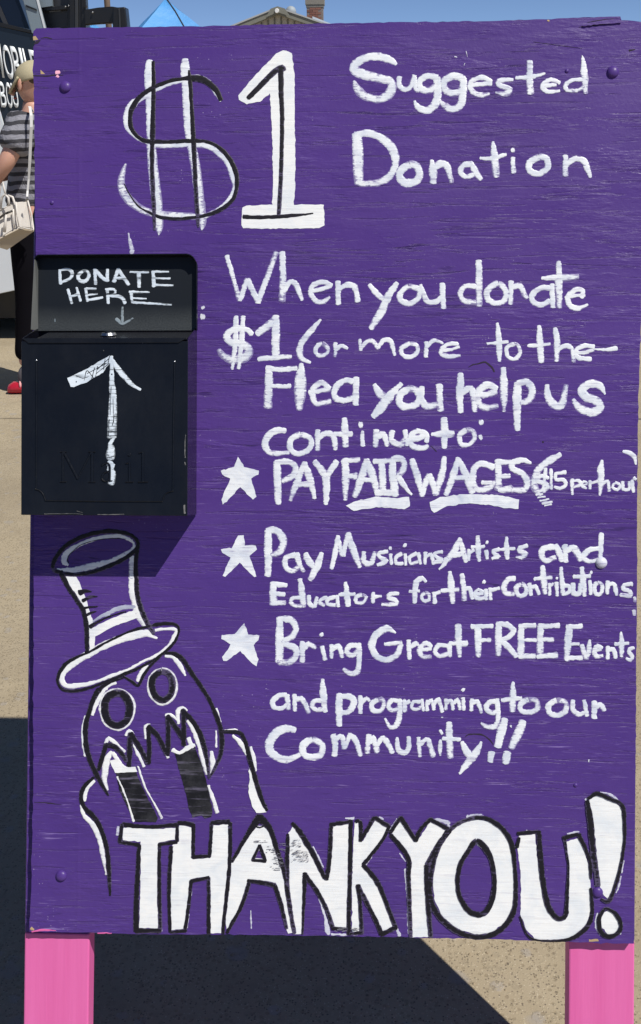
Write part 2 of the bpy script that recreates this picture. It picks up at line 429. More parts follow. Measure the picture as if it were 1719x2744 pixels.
# ------------------------------------------------------------------ sign board
sign = root('sign_board', 'tall purple painted plywood sign on pink posts with white hand painted donation lettering', 'sign', (0, 0, H0), (-TILT, 0, 0))
TH = .012
outline = [(90, 84), (98, 76), (300, 73), (600, 69), (900, 62), (1100, 59), (1300, 56.8), (1422, 52.6), (1521, 48.5), (1621, 45), (1663, 44), (1666, 54), (1700, 56), (1722, 59),
           (1722, 300), (1721, 600), (1719, 850), (1714, 985), (1710, 1150), (1708, 1400), (1707, 1660), (1704, 2000), (1702, 2200), (1700, 2400), (1699, 2529),
           (1540, 2525), (1300, 2516), (1000, 2510), (700, 2505), (345, 2503), (250, 2499), (80, 2497), (85, 2330), (90, 2100), (90, 1900), (90, 1700), (91, 1400), (95, 1000), (96, 660), (94, 450), (91, 220), (90, 203), (90, 125), (99, 112), (90, 104)]
def dens(lp, step, jit):
    q = []
    for i in range(len(lp)):
        a, b = lp[i], lp[(i + 1) % len(lp)]; n = max(1, int(math.dist(a, b) / step))
        for k in range(n):
            t = k / n; jj = jit if k else 0
            q.append((a[0] + (b[0] - a[0]) * t + random.gauss(0, jj), a[1] + (b[1] - a[1]) * t + random.gauss(0, jj)))
    return q
ol = dens(outline, 14, .8)
bm = bmesh.new()
fr = [bm.verts.new(bd(x, y)) for x, y in ol]
f = bm.faces.new(fr)
bk_ = [bm.verts.new(v.co + Vector((0, TH, 0))) for v in fr]
bm.faces.new(bk_[::-1])
for i in range(len(fr)):
    k = (i + 1) % len(fr); bm.faces.new((fr[i], bk_[i], bk_[k], fr[k]))
bmesh.ops.recalc_face_normals(bm, faces=bm.faces)
bmesh.ops.triangulate(bm, faces=[f for f in bm.faces if len(f.verts) > 4])
panel = link('panel', bm, M_PUR, sign)

def post(px0, px1, ytop_px, topx0, topx1, vbot, mat_lo, split=None):
    y0 = TH + .0005; D = .030
    a = bd(px0, 2744, -y0); b = bd(px1, 2744, -y0); c = bd(topx1, ytop_px, -y0); d = bd(topx0, ytop_px, -y0)
    def ext(p, q, z):
        t = (z - p.z) / (q.z - p.z); return p + (q - p) * t
    zs = vbot; out = []
    lo0, lo1 = ext(a, d, zs), ext(b, c, zs)
    return lo0, lo1, c, d, y0, D
def make_post(px0, px1, tx0, tx1, zsplit):
    lo0, lo1, c, d, y0, D = post(px0, px1, 150, tx0, tx1, -H0 / math.cos(TILT) + .004, None)
    def at(z, p, q):
        t = (z - p.z) / (q.z - p.z); return p + (q - p) * t
    pts = []
    bm = bmesh.new()
    def slab(za, zb):
        p0, p1, p2, p3 = at(za, lo0, d), at(za, lo1, c), at(zb, lo1, c), at(zb, lo0, d)
        e = Vector((0, D, 0)); hexa(bm, [p0, p1, p2, p3, p0 + e, p1 + e, p2 + e, p3 + e])
    slab(lo0.z, zsplit - .0)
    # foot is cut level with the ground
    for v in bm.verts:
        if v.co.z < -.2: v.co.z = v.co.z + (v.co.y) * math.tan(TILT)
    fin(bm, .0022, 2)
    o = link('post', bm, M_PINK, sign)
    bm = bmesh.new(); slab(zsplit, d.z); fin(bm, .0015, 1)
    link('purple_upper_post', bm, M_PUR, o)
    return o
zl = bd(150, 2503, -TH).z
make_post(63.5, 237, 97, 272, zl + .001)['label'] = 'bright pink post carrying the left side of the panel'
make_post(1524, 1700, 1542, 1716, bd(1600, 2524, -TH).z + .002)['label'] = 'bright pink post carrying the right side of the panel'
# rear props of the frame (hinged at the top, hidden behind the panel)
for sx in (-.33, .33):
    bm = bmesh.new(); inv = B2W.inverted()
    tp = Vector((sx, .075, 1.17)); ft = inv @ Vector((sx, .86, 0.0))
    e = Vector((.034, 0, 0)); q = Vector((0, .03, .008))
    hexa(bm, [ft - e, ft + e, tp + e, tp - e, ft - e + q, ft + e + q, tp + e + q, tp - e + q]); fin(bm, .002, 1)
    link('rear_leg', bm, M_PINK, sign)
bm = bmesh.new(); box(bm, (-.37, TH + .032, 1.12), (.37, TH + .062, 1.19)); fin(bm, .002, 1); link('cross_rail', bm, M_PUR, sign)

# carriage bolt heads
def dome(px, py, r=.0072, mat=M_PUR, name='bolt_head', label=None, host=None, n=0.0):
    c = bd(px, py, n); bm = bmesh.new()
    rows = []
    for i in range(7):
        a = i / 6 * math.pi / 2; rr = r * math.cos(a) if i < 6 else 0
        hgt = r * .62 * math.sin(a)
        if i == 6: rows.append([bm.verts.new((0, -hgt, 0))])
        else: rows.append([bm.verts.new((rr * math.cos(k * math.tau / 20), -hgt, rr * math.sin(k * math.tau / 20))) for k in range(20)])
    for A, B in zip(rows, rows[1:]):
        for k in range(20):
            if len(B) == 1: bm.faces.new((A[k], A[(k + 1) % 20], B[0]))
            else: bm.faces.new((A[k], A[(k + 1) % 20], B[(k + 1) % 20], B[k]))
    bmesh.ops.recalc_face_normals(bm, faces=bm.faces)
    o = link(name, bm, mat, host or sign); o.location = c; smooth(o)
    if label: o['label'] = label
    return o
for px, py, r in ((176, 233, .0078), (1643, 193, .0080), (165, 2347, .0076), (1602, 2391, .0072)): dome(px, py, r)
dome(1612, 1508, .0078, M_DRY, label='bolt head smeared with white paint')
for px, py in ((140, 543), (1543, 2104), (1520, 190)): dome(px, py, .0028, name='paint_blob')

mpb = lambda x, y, h: bd(x, y, h)
W_ = M_WHT
words = [
 ('Suggested', [('B', 28, "325,105,20 300,85,34 240,64,44 170,68,42 110,100,46 105,140,52 170,165,48 240,182,46 290,195,48 305,225,48 285,270,48 230,295,42 160,278,42 118,240,46 100,195,14|345,175,24 342,215,28 365,240,28 400,235,26 415,205,26 420,165,20|428,170,20 432,235,28 450,245,26|545,175,34 500,168,34 455,195,34 460,235,34 500,248,34 540,225,34|548,180,36 552,250,42 540,320,42 495,355,38 445,335,32 425,305,14|690,185,38 640,168,38 592,190,40 585,230,38 620,260,36 670,252,36 690,220,36|690,185,36 688,250,40 678,320,40 630,348,38 585,325,32 566,305,14|725,218,22 840,208,24|838,200,26 800,178,26 745,190,26 726,225,28 750,262,26 800,272,26 830,262,12|955,190,22 900,190,28 875,207,28 905,226,28 942,240,28 918,266,32 865,258,14|1048,90,30 1048,170,36 1052,262,34|975,180,18 1050,174,26 1130,155,14|1115,222,22 1190,216,20|1210,205,20 1165,190,26 1120,215,26 1140,252,28 1210,250,12|1332,60,10 1340,120,32 1348,200,34 1350,260,24|1340,187,22 1280,192,24 1242,215,24 1252,244,24 1300,248,22 1340,225,20")]),
 ('Donation', [('B', 30, "115,485,48 120,600,56 124,748,46|110,488,38 170,476,36 240,502,42 300,552,46 324,620,42 305,690,38 250,738,38 170,750,34 115,742,32|400,648,42 352,680,42 347,720,42 382,748,42 432,738,42 452,700,42 438,655,42 400,648,42|518,625,20 525,680,44 528,745,34|532,670,30 570,642,42 605,662,36 625,742,24|735,645,30 690,652,30 674,690,30 700,715,28 742,700,26|735,640,26 757,690,34 785,727,22|850,525,14 858,600,40 868,710,34|780,612,12 850,612,26 920,592,18|958,612,28 960,690,28|953,570,26 962,568,26|1100,607,34 1050,635,34 1050,680,34 1100,694,32 1144,665,32 1140,617,34 1100,607,34|1240,600,26 1240,705,30|1245,650,26 1290,617,30 1340,627,32 1360,670,34 1375,715,20")]),
 ('When', [('C', 34, "73,65,30 158,362,34|158,362,30 210,225,38|210,225,36 282,375,38|282,378,34 405,42,36|448,42,38 450,200,44 445,365,46|455,300,36 500,242,36 540,262,40 577,362,26|640,302,28 700,292,30 772,270,28|778,265,30 715,240,34 650,265,36 640,322,36 680,372,36 730,370,32 765,340,16|822,240,36 822,388,36|830,290,28 880,262,36 935,275,42 955,370,38")]),
 ('you', [('C', 34, "1035,260,26 1085,322,40 1122,352,36|1222,250,30 1170,322,48 1110,450,54 1045,555,36|1300,272,36 1242,320,38 1252,370,38 1310,384,36 1364,350,36 1370,292,36 1300,272,36"), ('D', 34, "20,262,24 45,332,36 72,376,36 130,370,36 165,340,34|165,255,36 175,415,38")]),
 ('donate', [('D', 36, "412,100,36 415,250,48 415,400,38|390,272,32 320,272,36 290,320,38 312,368,38 390,380,36|545,252,38 477,290,40 472,350,40 522,384,38 580,370,38 600,310,40 545,252,38|632,240,38 628,390,30|640,272,36 690,272,40 720,322,38 740,350,26|900,282,32 840,282,34 777,322,38 777,370,36 830,394,34 890,370,34|908,260,36 916,410,36|955,105,28 955,250,48 958,412,36|840,217,20 950,212,44 1085,205,30|1000,345,26 1060,335,26 1130,335,20|1108,345,30 1118,300,34 1070,292,34 1015,340,38 1030,400,38 1080,420,34 1150,395,16")]),
 ('$1', [('C', 36, "135,475,30 130,650,36 108,828,22|182,475,30 170,650,36 152,825,24|240,595,30 200,560,32 130,557,44 72,600,48 100,645,48 180,662,54 222,702,56 190,752,64 110,765,54 50,740,44 15,700,26|275,590,38 340,545,54 398,500,54|402,475,46 402,600,54 402,742,48|285,762,30 400,750,36 505,745,28")]),
 ('(or', [('C', 28, "705,495,16 650,560,36 590,632,38 562,700,44 580,755,36 635,785,20|715,655,28 672,690,30 682,735,28 730,735,28 758,700,28 715,655,28|805,655,28 802,745,20|805,702,26 840,672,28 885,690,20")]),
 ('more', [('C', 28, "970,630,24 975,700,28|975,692,22 1020,642,28 1060,642,30 1090,690,28|1090,690,22 1130,637,30 1180,642,32 1205,735,22|1310,657,30 1252,690,32 1262,735,30 1310,748,30 1358,715,30 1355,672,30 1310,657,30"), ('D', 24, "60,650,28 55,745,32|60,682,24 110,637,22 170,657,18|165,705,22 230,695,22 280,680,20|272,664,24 220,658,26 168,690,30 162,730,32 210,745,32 285,740,22")]),
 ('to', [('D', 24, "540,520,18 550,640,44 553,775,24|470,657,16 550,652,24 610,647,22|655,662,28 602,690,28 612,748,28 660,763,28 693,720,28 680,672,28 655,662,28")]),
 ('the-', [('D', 26, "822,540,28 828,650,46 835,780,38|745,672,18 820,670,28 895,660,20|930,555,26 942,650,44 938,775,28|945,700,28 1000,672,34 1045,700,34 1055,780,28|1060,722,24 1120,717,26 1190,702,24|1190,682,30 1130,672,28 1072,700,32 1082,750,32 1170,765,30|1195,695,12 1270,700,20 1345,690,32")]),
 ('Flea', [('C', 36, "355,815,42 355,950,52 348,1085,52|340,822,32 440,832,34 540,825,38|370,945,28 500,945,28|575,795,30 570,900,72 568,1000,76 560,1100,42|630,985,34 700,975,34 765,965,34|760,960,38 715,920,40 652,960,40 652,1020,42 680,1063,36 770,1045,32|920,912,38 860,907,38 803,960,40 803,1020,40 860,1040,38 930,1020,38|945,890,40 942,1065,46")]),
 ('you', [('C', 44, "1070,935,32 1110,1000,52 1150,1022,44|1250,930,30 1180,1002,54 1120,1080,62 1060,1150,36|1310,962,46 1243,1000,48 1243,1068,48 1300,1082,46 1368,1050,46 1360,982,46 1310,962,46"), ('D', 44, "30,955,40 25,1030,44 60,1080,46 140,1072,44|145,940,44 155,1110,42")]),
 ('help', [('D', 44, "292,865,42 285,1000,52 290,1120,36|300,985,42 360,962,46 385,1040,48 385,1115,32|400,1005,44 460,1003,42 530,983,40|530,965,42 480,937,46 412,980,48 412,1060,48 460,1090,46 540,1080,32|580,825,36 583,970,54 585,1115,26|675,930,52 672,1050,56 672,1240,38|680,927,44 740,917,46 773,970,48 750,1040,44 700,1060,38")]),
 ('us', [('D', 44, "875,940,28 885,1020,48 930,1078,56 980,1060,52 1005,940,28|1265,1000,14 1230,942,50 1160,932,52 1112,970,58 1140,1020,58 1218,1050,58 1228,1098,58 1170,1123,52 1090,1090,46 1055,1035,26")]),
 ('continue', [('C', 34, "465,1245,38 400,1247,42 342,1290,46 332,1350,44 370,1395,42 490,1395,26|570,1272,38 503,1310,40 503,1370,38 550,1400,36 628,1370,36 638,1302,38 570,1272,38|685,1245,36 685,1375,34|695,1290,38 740,1262,38 790,1280,42 805,1370,32|868,1165,38 870,1250,46 875,1350,38|800,1267,32 915,1267,36|985,1250,22 990,1345,34|970,1205,38 982,1205,38|1080,1245,42 1075,1350,36|1090,1290,36 1130,1267,42 1155,1345,32|1190,1250,38 1185,1310,42 1240,1338,46 1275,1310,42|1275,1245,32 1290,1340,38|1300,1312,36 1370,1292,40 1410,1275,32|1420,1320,30 1420,1272,36 1360,1247,38 1312,1290,42 1322,1345,42 1380,1363,38 1430,1350,26")]),
 ('to:', [('D', 32, "178,1165,42 182,1260,52 178,1360,36|95,1272,22 180,1270,52 240,1265,38|330,1242,36 283,1280,36 292,1335,34 340,1343,34 383,1300,34 373,1252,34 330,1242,36|422,1192,34 438,1190,34|422,1293,34 430,1290,34")]),
 ('PAY', [('E', 40, "410,98,48 415,230,54 420,375,38|405,102,42 470,92,40 530,122,44 525,180,46 450,225,36|595,100,32 550,220,46 500,355,26|595,105,36 630,200,48 665,340,26|555,247,38 650,242,38|665,92,36 745,195,48|812,92,40 745,190,48|742,190,52 745,280,46 740,378,32")]),
 ('FAIR', [('E', 40, "870,82,46 875,200,52 872,350,30|860,87,36 965,82,34|880,192,30 945,190,46|1015,85,38 975,220,52 935,330,36|1015,85,42 1060,200,54 1085,310,32|975,217,32 1055,217,32|1120,102,42 1125,300,48|1065,92,34 1180,87,38|1080,302,46 1200,302,46|1190,77,42 1195,200,52 1210,320,46|1190,77,42 1250,77,42 1270,130,42 1230,190,42|1225,190,42 1265,250,38 1318,318,14"), ('E', 'fill', "875,390 940,360 1080,330 1220,340 1305,330 1310,395 1270,415 1100,400 930,425")]),
 ('WAGES', [('F', 40, "-38,80,36 0,200,48 30,325,30|30,325,28 50,240,42 75,185,38|75,185,38 110,260,46 125,315,42|182,65,32 160,190,48 120,315,36|272,70,32 240,190,48 190,315,36|275,75,36 320,170,48 370,300,44|225,202,34 335,202,34|510,130,44 420,107,42 377,160,46 372,240,46 410,285,42 480,270,42 520,237,36|435,237,28 520,237,36|545,85,42 545,280,52|540,97,38 650,97,32|550,192,30 620,190,36|550,285,36 630,277,52|765,105,20 710,82,38 642,100,42 642,140,42 700,170,44 740,220,46 720,283,40 640,285,38"), ('F', 'fill', "80,370 150,335 300,312 500,315 630,335 685,350 680,412 600,410 480,385 350,375 200,395 110,440 90,420")]),
 ('($15', [('F', 24, "965,45,30 900,82,46 832,130,48 792,200,48 792,270,52 830,320,30|800,318,14 845,312,12|812,338,12 862,330,14|826,358,12 886,348,14|842,376,16 908,366,18|860,392,14 905,382,14|865,140,24 850,300,28|882,205,26 840,192,30 803,220,32 860,240,32 880,265,32 840,288,32 790,290,20|900,145,22 905,280,24|1000,165,26 940,172,22|935,170,22 935,215,26 985,215,28 1000,250,26 960,275,26 925,265,20")]),
 ('per', [('F', 20, "1045,215,30 1045,315,20|1055,227,22 1090,222,24 1100,250,26 1055,265,22|1112,252,14 1145,247,16|1145,240,16 1122,227,20 1107,255,22 1140,275,20|1165,225,24 1165,275,24|1170,240,20 1215,227,22")]),
 ('hour)', [('F', 20, "1245,85,18 1240,130,40 1240,160,50 1240,230,40 1232,320,18|1245,242,26 1285,227,26 1295,290,26|1335,237,20 1317,268,22 1350,285,20 1370,255,20 1335,237,20|1385,230,22 1390,280,26 1425,280,22 1430,230,22|1450,220,22 1458,298,26|1462,205,26 1474,215,22|1390,25,20 1430,35,32 1466,62,28 1476,112,12")]),
 ('Pay', [('E', 36, "350,562,48 352,700,52 350,860,46|345,562,46 400,557,46 453,620,50 430,700,44 375,720,32|530,722,34 472,742,36 467,800,36 510,833,34 562,800,34|545,715,36 560,780,40 592,835,26|605,715,32 630,770,44 655,800,40|712,710,26 680,800,48 635,890,36")]),
 ('Musicians,', [('E', 24, "820,595,22 805,700,36 780,815,26|820,600,26 840,680,36 855,725,36|855,725,36 895,580,38|890,580,36 930,700,46 970,805,28|995,705,28 1000,770,38 1050,775,38 1070,705,26|1155,700,26 1100,712,28 1105,740,28 1148,765,32 1090,790,26|1180,720,26 1182,785,24|1172,680,26 1180,680,26|1250,714,26 1212,740,28 1217,778,28 1260,780,24|1275,720,26 1278,790,22|1270,657,28 1278,662,28|1350,712,26 1303,740,26 1312,783,26 1360,770,26|1365,712,26 1378,785,22|1412,708,26 1410,785,24|1415,742,24 1450,718,26 1468,785,24"), ('F', 24, "165,702,24 112,716,26 130,740,28 163,760,30 110,775,26|195,750,36 180,785,32 145,820,16")]),
 ('Artists', [('F', 24, "285,610,18 250,690,46 200,760,36|288,620,26 305,690,44 327,770,28|240,722,42 310,717,32|345,690,24 345,760,24|350,712,22 380,692,26|405,600,28 410,690,36 415,765,24|365,672,22 450,667,24|465,697,28 468,750,24|466,640,26 472,642,24|550,687,26 512,697,28 520,720,28 548,735,30 505,748,24|600,605,18 603,680,36 605,750,28|560,687,22 655,682,24|740,662,28 692,677,30 692,700,32 733,717,32 700,742,28 665,740,16")]),
 ('and', [('F', 38, "920,672,38 852,682,42 838,730,42 870,763,38 930,740,34|930,662,38 960,710,44 975,765,32|995,660,36 1000,770,36|1005,702,36 1050,674,42 1085,720,44 1105,760,36|1242,580,32 1240,650,38 1235,760,30|1225,682,30 1160,692,38 1118,740,38 1160,768,32 1220,757,24")]),
 ('Educators', [('E', 26, "385,912,42 385,1055,52|380,917,36 475,927,28|390,987,28 460,990,32|385,1050,32 465,1047,32|565,890,32 580,980,48 590,1070,36|580,1012,28 522,1012,28 503,1045,28 540,1070,28 590,1065,28|625,1000,28 630,1050,32 665,1065,30 680,1010,24|745,1007,26 702,1030,28 702,1050,28 730,1065,22|800,1007,28 757,1020,28 752,1055,28 800,1060,28|815,1000,28 825,1070,26|875,910,22 882,990,42 892,1065,36|830,992,22 935,987,28|985,992,26 943,1010,26 947,1045,26 990,1045,26 1013,1010,26 985,992,26|1060,980,28 1058,1045,26|1062,1007,24 1115,1002,20|1230,982,24 1175,987,32 1167,1010,32 1208,1030,32 1213,1055,32 1120,1058,26")]),
 ('for', [('E', 24, "1415,905,20 1390,877,28 1352,910,36 1342,980,36 1340,1045,28|1305,972,22 1370,967,24|1410,982,26 1387,1000,26 1397,1033,26 1435,1025,26 1435,992,26 1410,982,26"), ('F', 24, "110,980,26 115,1050,26|118,987,24 150,977,22")]),
 ('their', [('F', 24, "218,840,28 225,930,46 235,1050,28|160,967,26 275,957,30|298,855,26 310,940,38 315,1030,32|318,957,28 350,952,32 370,1020,28|385,992,22 440,987,22|440,975,26 410,957,26 387,985,30 400,1018,32 450,1015,22|460,960,28 462,1025,26|445,905,28 453,910,26|490,952,28 492,1025,26|495,962,28 550,952,28")]),
 ('Contributions', [('F', 26, "655,885,36 610,892,36 582,940,40 600,985,36 650,990,28|700,922,32 667,950,34 682,998,32 725,993,32 733,945,32 700,922,32|755,920,32 765,995,28|765,947,28 795,937,32 820,990,26|845,800,28 850,880,46 862,985,32|790,887,28 905,877,28|890,920,26 893,995,22|898,932,22 915,917,24|938,912,26 945,1000,24|938,882,20 944,884,20|970,810,26 975,900,36 985,995,28|985,932,26 1023,937,30 1023,975,28 990,990,24|1050,920,32 1055,983,36 1095,983,32 1100,920,28|1112,810,28 1118,900,42 1128,1000,28|1055,872,28 1165,867,28|1165,900,26 1170,990,26|1170,842,22 1177,844,22|1215,912,28 1193,945,28 1207,988,28 1238,983,28 1248,930,28 1215,912,28|1285,905,30 1280,985,28|1290,927,28 1328,922,32 1345,995,24|1450,922,28 1397,927,32 1387,955,32 1433,970,32 1433,1000,32 1370,995,24|1460,1012,10 1462,1018,10")]),
 ('Bring', [('G', 34, "430,42,42 428,190,56 425,335,52|420,47,38 500,52,42 538,100,42 518,160,42 450,200,38|460,217,32 530,242,46 543,290,42 500,335,42 420,335,38|580,205,36 582,335,36|590,247,32 625,217,38 670,245,22|715,235,28 735,320,32|710,148,30 716,158,28|778,225,32 778,310,26|785,257,28 825,232,36 850,305,26|950,227,34 902,227,34 882,270,34 920,293,32 960,265,32|965,215,32 965,310,36 955,398,36 910,418,36 860,385,24")]),
 ('Great', [('G', 30, "1210,140,16 1150,112,46 1082,150,50 1052,220,48 1082,293,44 1150,323,38 1218,285,38 1248,220,36|1140,217,28 1250,207,28|1300,195,36 1305,315,28|1310,237,32 1350,212,32 1365,225,16|1370,257,26 1450,247,26|1450,237,26 1420,212,32 1373,250,36 1390,298,36 1450,305,26"), ('H', 30, "200,227,30 142,227,32 118,270,32 150,298,32 210,280,30|215,215,32 220,300,26|275,90,42 278,200,46 285,300,30|215,212,22 330,212,42")]),
 ('FREE', [('H', 34, "405,92,42 408,200,46 412,300,32|365,97,32 505,94,32|410,192,28 490,187,30|545,77,36 548,180,46 545,290,36|535,82,32 600,87,36 648,120,38 620,165,36 565,187,28|570,202,38 620,242,40 665,300,36|700,92,42 698,300,46|690,97,36 795,92,32|700,192,28 800,190,28|690,302,36 790,297,38|830,87,42 828,295,48|825,97,36 955,90,32|835,187,28 915,187,32|810,302,32 940,292,42")]),
 ('Events', [('H', 26, "1025,102,46 1015,220,50 1010,325,38|1010,102,36 1110,97,32|1030,217,24 1090,217,22|1010,312,32 1110,310,38|1110,225,32 1130,280,36 1140,315,28|1165,190,18 1160,250,36 1140,315,30|1190,262,22 1240,252,22|1245,245,26 1215,232,32 1192,265,34 1210,298,32 1250,295,24|1285,235,28 1285,315,26|1292,257,24 1325,252,32 1340,310,24|1375,135,10 1380,210,36 1378,300,26|1335,217,26 1425,212,24|1462,242,22 1430,252,28 1427,275,30 1452,300,30 1440,325,28 1410,315,20")]),
 ('and', [('G', 32, "470,562,32 430,562,34 383,600,36 388,640,34 440,650,32 480,620,32|480,562,32 488,655,32|528,560,30 530,665,30|540,592,28 575,582,34 600,620,36 625,680,28|718,455,20 722,550,48 735,670,36|705,597,30 662,602,32 648,640,32 680,663,32 725,655,30")]),
 ('programming', [('G', 28, "830,557,42 830,660,46 832,765,38|835,572,36 900,572,42 928,610,46 900,668,38 850,680,32|972,570,32 975,680,32|980,612,30 1015,582,32 1035,600,22|1095,592,34 1053,620,34 1058,660,32 1105,668,32 1133,630,32 1128,597,32 1095,592,34|1230,602,30 1182,597,32 1163,640,32 1190,663,30 1235,650,30|1240,592,30 1240,680,36 1220,758,36 1175,778,28 1140,720,18|1270,597,28 1270,670,32|1275,617,26 1305,602,26|1375,607,26 1332,607,26 1318,645,26 1350,658,26 1385,640,26|1390,592,26 1400,665,24"), ('H', 24, "62,600,26 60,665,26|65,622,24 95,597,26 110,660,26|112,622,24 140,592,28 165,675,26|190,592,26 190,660,24|195,617,24 225,597,26 240,660,24|245,617,22 270,592,26 285,660,22|308,582,26 312,660,28|303,525,28 309,530,28|365,592,30 362,665,28|370,617,28 405,607,32 430,680,26|530,602,32 482,612,34 463,650,34 500,683,34 540,670,34|535,592,32 545,690,36 525,768,40 470,778,34 430,750,18")]),
 ('to', [('H', 34, "645,475,20 645,570,46 640,670,36|570,597,28 640,587,36 700,582,26|750,592,38 698,620,38 698,665,36 750,678,36 808,655,36 803,602,36 750,592,38")]),
 ('our', [('H', 34, "940,597,38 888,630,40 893,680,38 945,698,36 998,670,38 998,612,38 940,597,38|1050,600,32 1050,660,38 1090,693,36 1130,680,28|1125,600,28 1145,700,32|1195,607,36 1195,715,36|1200,652,36 1235,627,36 1265,665,26")]),
 ('Community!!', [('G', 36, "530,797,42 470,787,54 392,830,58 358,910,58 400,973,54 480,998,48 560,965,34|650,862,42 588,900,44 593,958,42 650,983,42 708,960,42 713,897,42 650,862,42|790,832,36 805,900,38 800,970,36|800,862,36 850,842,36 865,920,38|865,915,34 905,827,34|905,832,38 940,862,40 975,970,30|1030,832,36 1020,950,38|1035,882,32 1060,847,36 1085,945,36|1085,902,32 1130,852,36 1190,950,36|1220,850,22 1230,930,36 1270,953,38 1300,920,36 1300,845,28|1365,850,28 1375,975,28|1380,892,32 1430,862,36 1465,975,36"), ('H', 36, "155,865,12 150,920,30 152,970,16|150,800,16 165,825,16|212,750,36 215,850,44 220,983,42|170,857,26 285,862,32|300,880,26 335,950,52 365,975,44|430,880,20 385,960,52 330,1030,42 285,1095,16|590,727,46 565,810,58 545,908,52|500,952,44 490,1010,38|710,742,52 675,830,58 630,918,42|605,952,50 595,1018,50|630,775,18 634,770,16")]),
]
for w, items in words:
    o = paint('painted_word', sign, mpb, items, W_, .0002, .0007, "white brushed lettering '%s'" % w)
stars = [('E', "148,60 190,130 290,155 285,178 235,205 270,330 250,350 160,262 110,320 45,385 35,350 95,210 40,180 32,152 120,130"),
         ('E', "150,590 185,590 195,660 265,660 275,685 225,730 272,870 255,872 160,775 60,872 45,865 95,740 45,710 32,685 105,675"),
         ('G', "190,75 215,150 292,158 285,190 250,220 283,320 268,365 245,350 162,262 70,330 45,332 40,305 100,220 38,180 35,155 125,150")]
for b, s in stars: paint('painted_star', sign, mpb, [(b, 'fill', s)], W_, .0002, .0008)

# big dollar sign and figure one
paint('painted_dollar_sign', sign, mpb, [('A', 30, "735,380,14 700,320,24 640,242,34 560,215,30 480,235,36 390,260,34 300,300,30 220,350,32 145,400,52 105,480,54 110,560,40 170,622,34 240,657,30 330,680,34 430,672,42 540,668,42 650,682,44 720,732,36 788,800,42 815,880,40 828,960,26 792,1040,24 720,1110,26 620,1160,34 520,1158,44 400,1150,44 290,1140,46 200,1110,54 120,1050,60 70,970,54 70,880,38 95,805,14"),
      ('A', 50, "255,110,42 248,200,54 255,400,48 264,600,56 277,800,64 297,1000,70 312,1150,66 320,1240,48 318,1285,8|495,102,42 498,180,60 507,350,56 517,560,54 543,700,60 572,860,64 587,1000,64 602,1130,64 610,1200,52 608,1250,10")], W_, .0002, .0007, 'large white dollar sign', .6)
paint('black_dollar_line', sign, mpb, [('A', 24, "738,370,28 700,300,38 630,242,42 560,225,44 480,230,28 400,242,26 320,270,28 240,312,30 180,362,30 137,430,34 124,500,30 137,570,30 180,625,26 250,652,30 400,655,26 540,648,28 640,655,24 720,690,26 790,760,30 835,850,32 845,940,28 820,1040,26 740,1110,28 640,1150,24 560,1165,22 440,1175,22 330,1165,22 250,1130,16 180,1090,12 120,1010,9 85,940,6|280,115,22 283,250,28 281,400,30 276,600,34 272,800,30 280,1000,28 286,1150,26 290,1250,14|522,175,18 530,250,28 540,420,24 550,600,32 560,800,30 570,1000,28 580,1150,28 585,1230,14")], M_BLK, .0011, .0006, rag=.5)
paint('painted_figure_one', sign, mpb, [('A', 'fill', "1160,35 1215,55 1235,200 1235,500 1240,700 1238,1000 1230,1080 1430,1080 1440,1220 1400,1240 890,1240 875,1220 880,1100 910,1085 1085,1080 1090,900 1085,700 1078,500 1070,330 1000,385 910,400 860,370 855,340 940,240 1030,140 1110,60")], M_WHTB, .0002, .0009, "large white figure '1'")
paint('black_figure_line', sign, mpb, [('A', 24, "922,360,30 1000,280,36 1090,190,38 1150,150,32 1165,170,26|1142,165,36 1144,300,34 1150,450,30 1150,600,28 1145,800,28 1140,950,28 1128,1145,26|890,1160,28 1000,1165,24 1200,1155,24 1360,1138,8")], M_BLK, .0011, .0006, rag=.5)

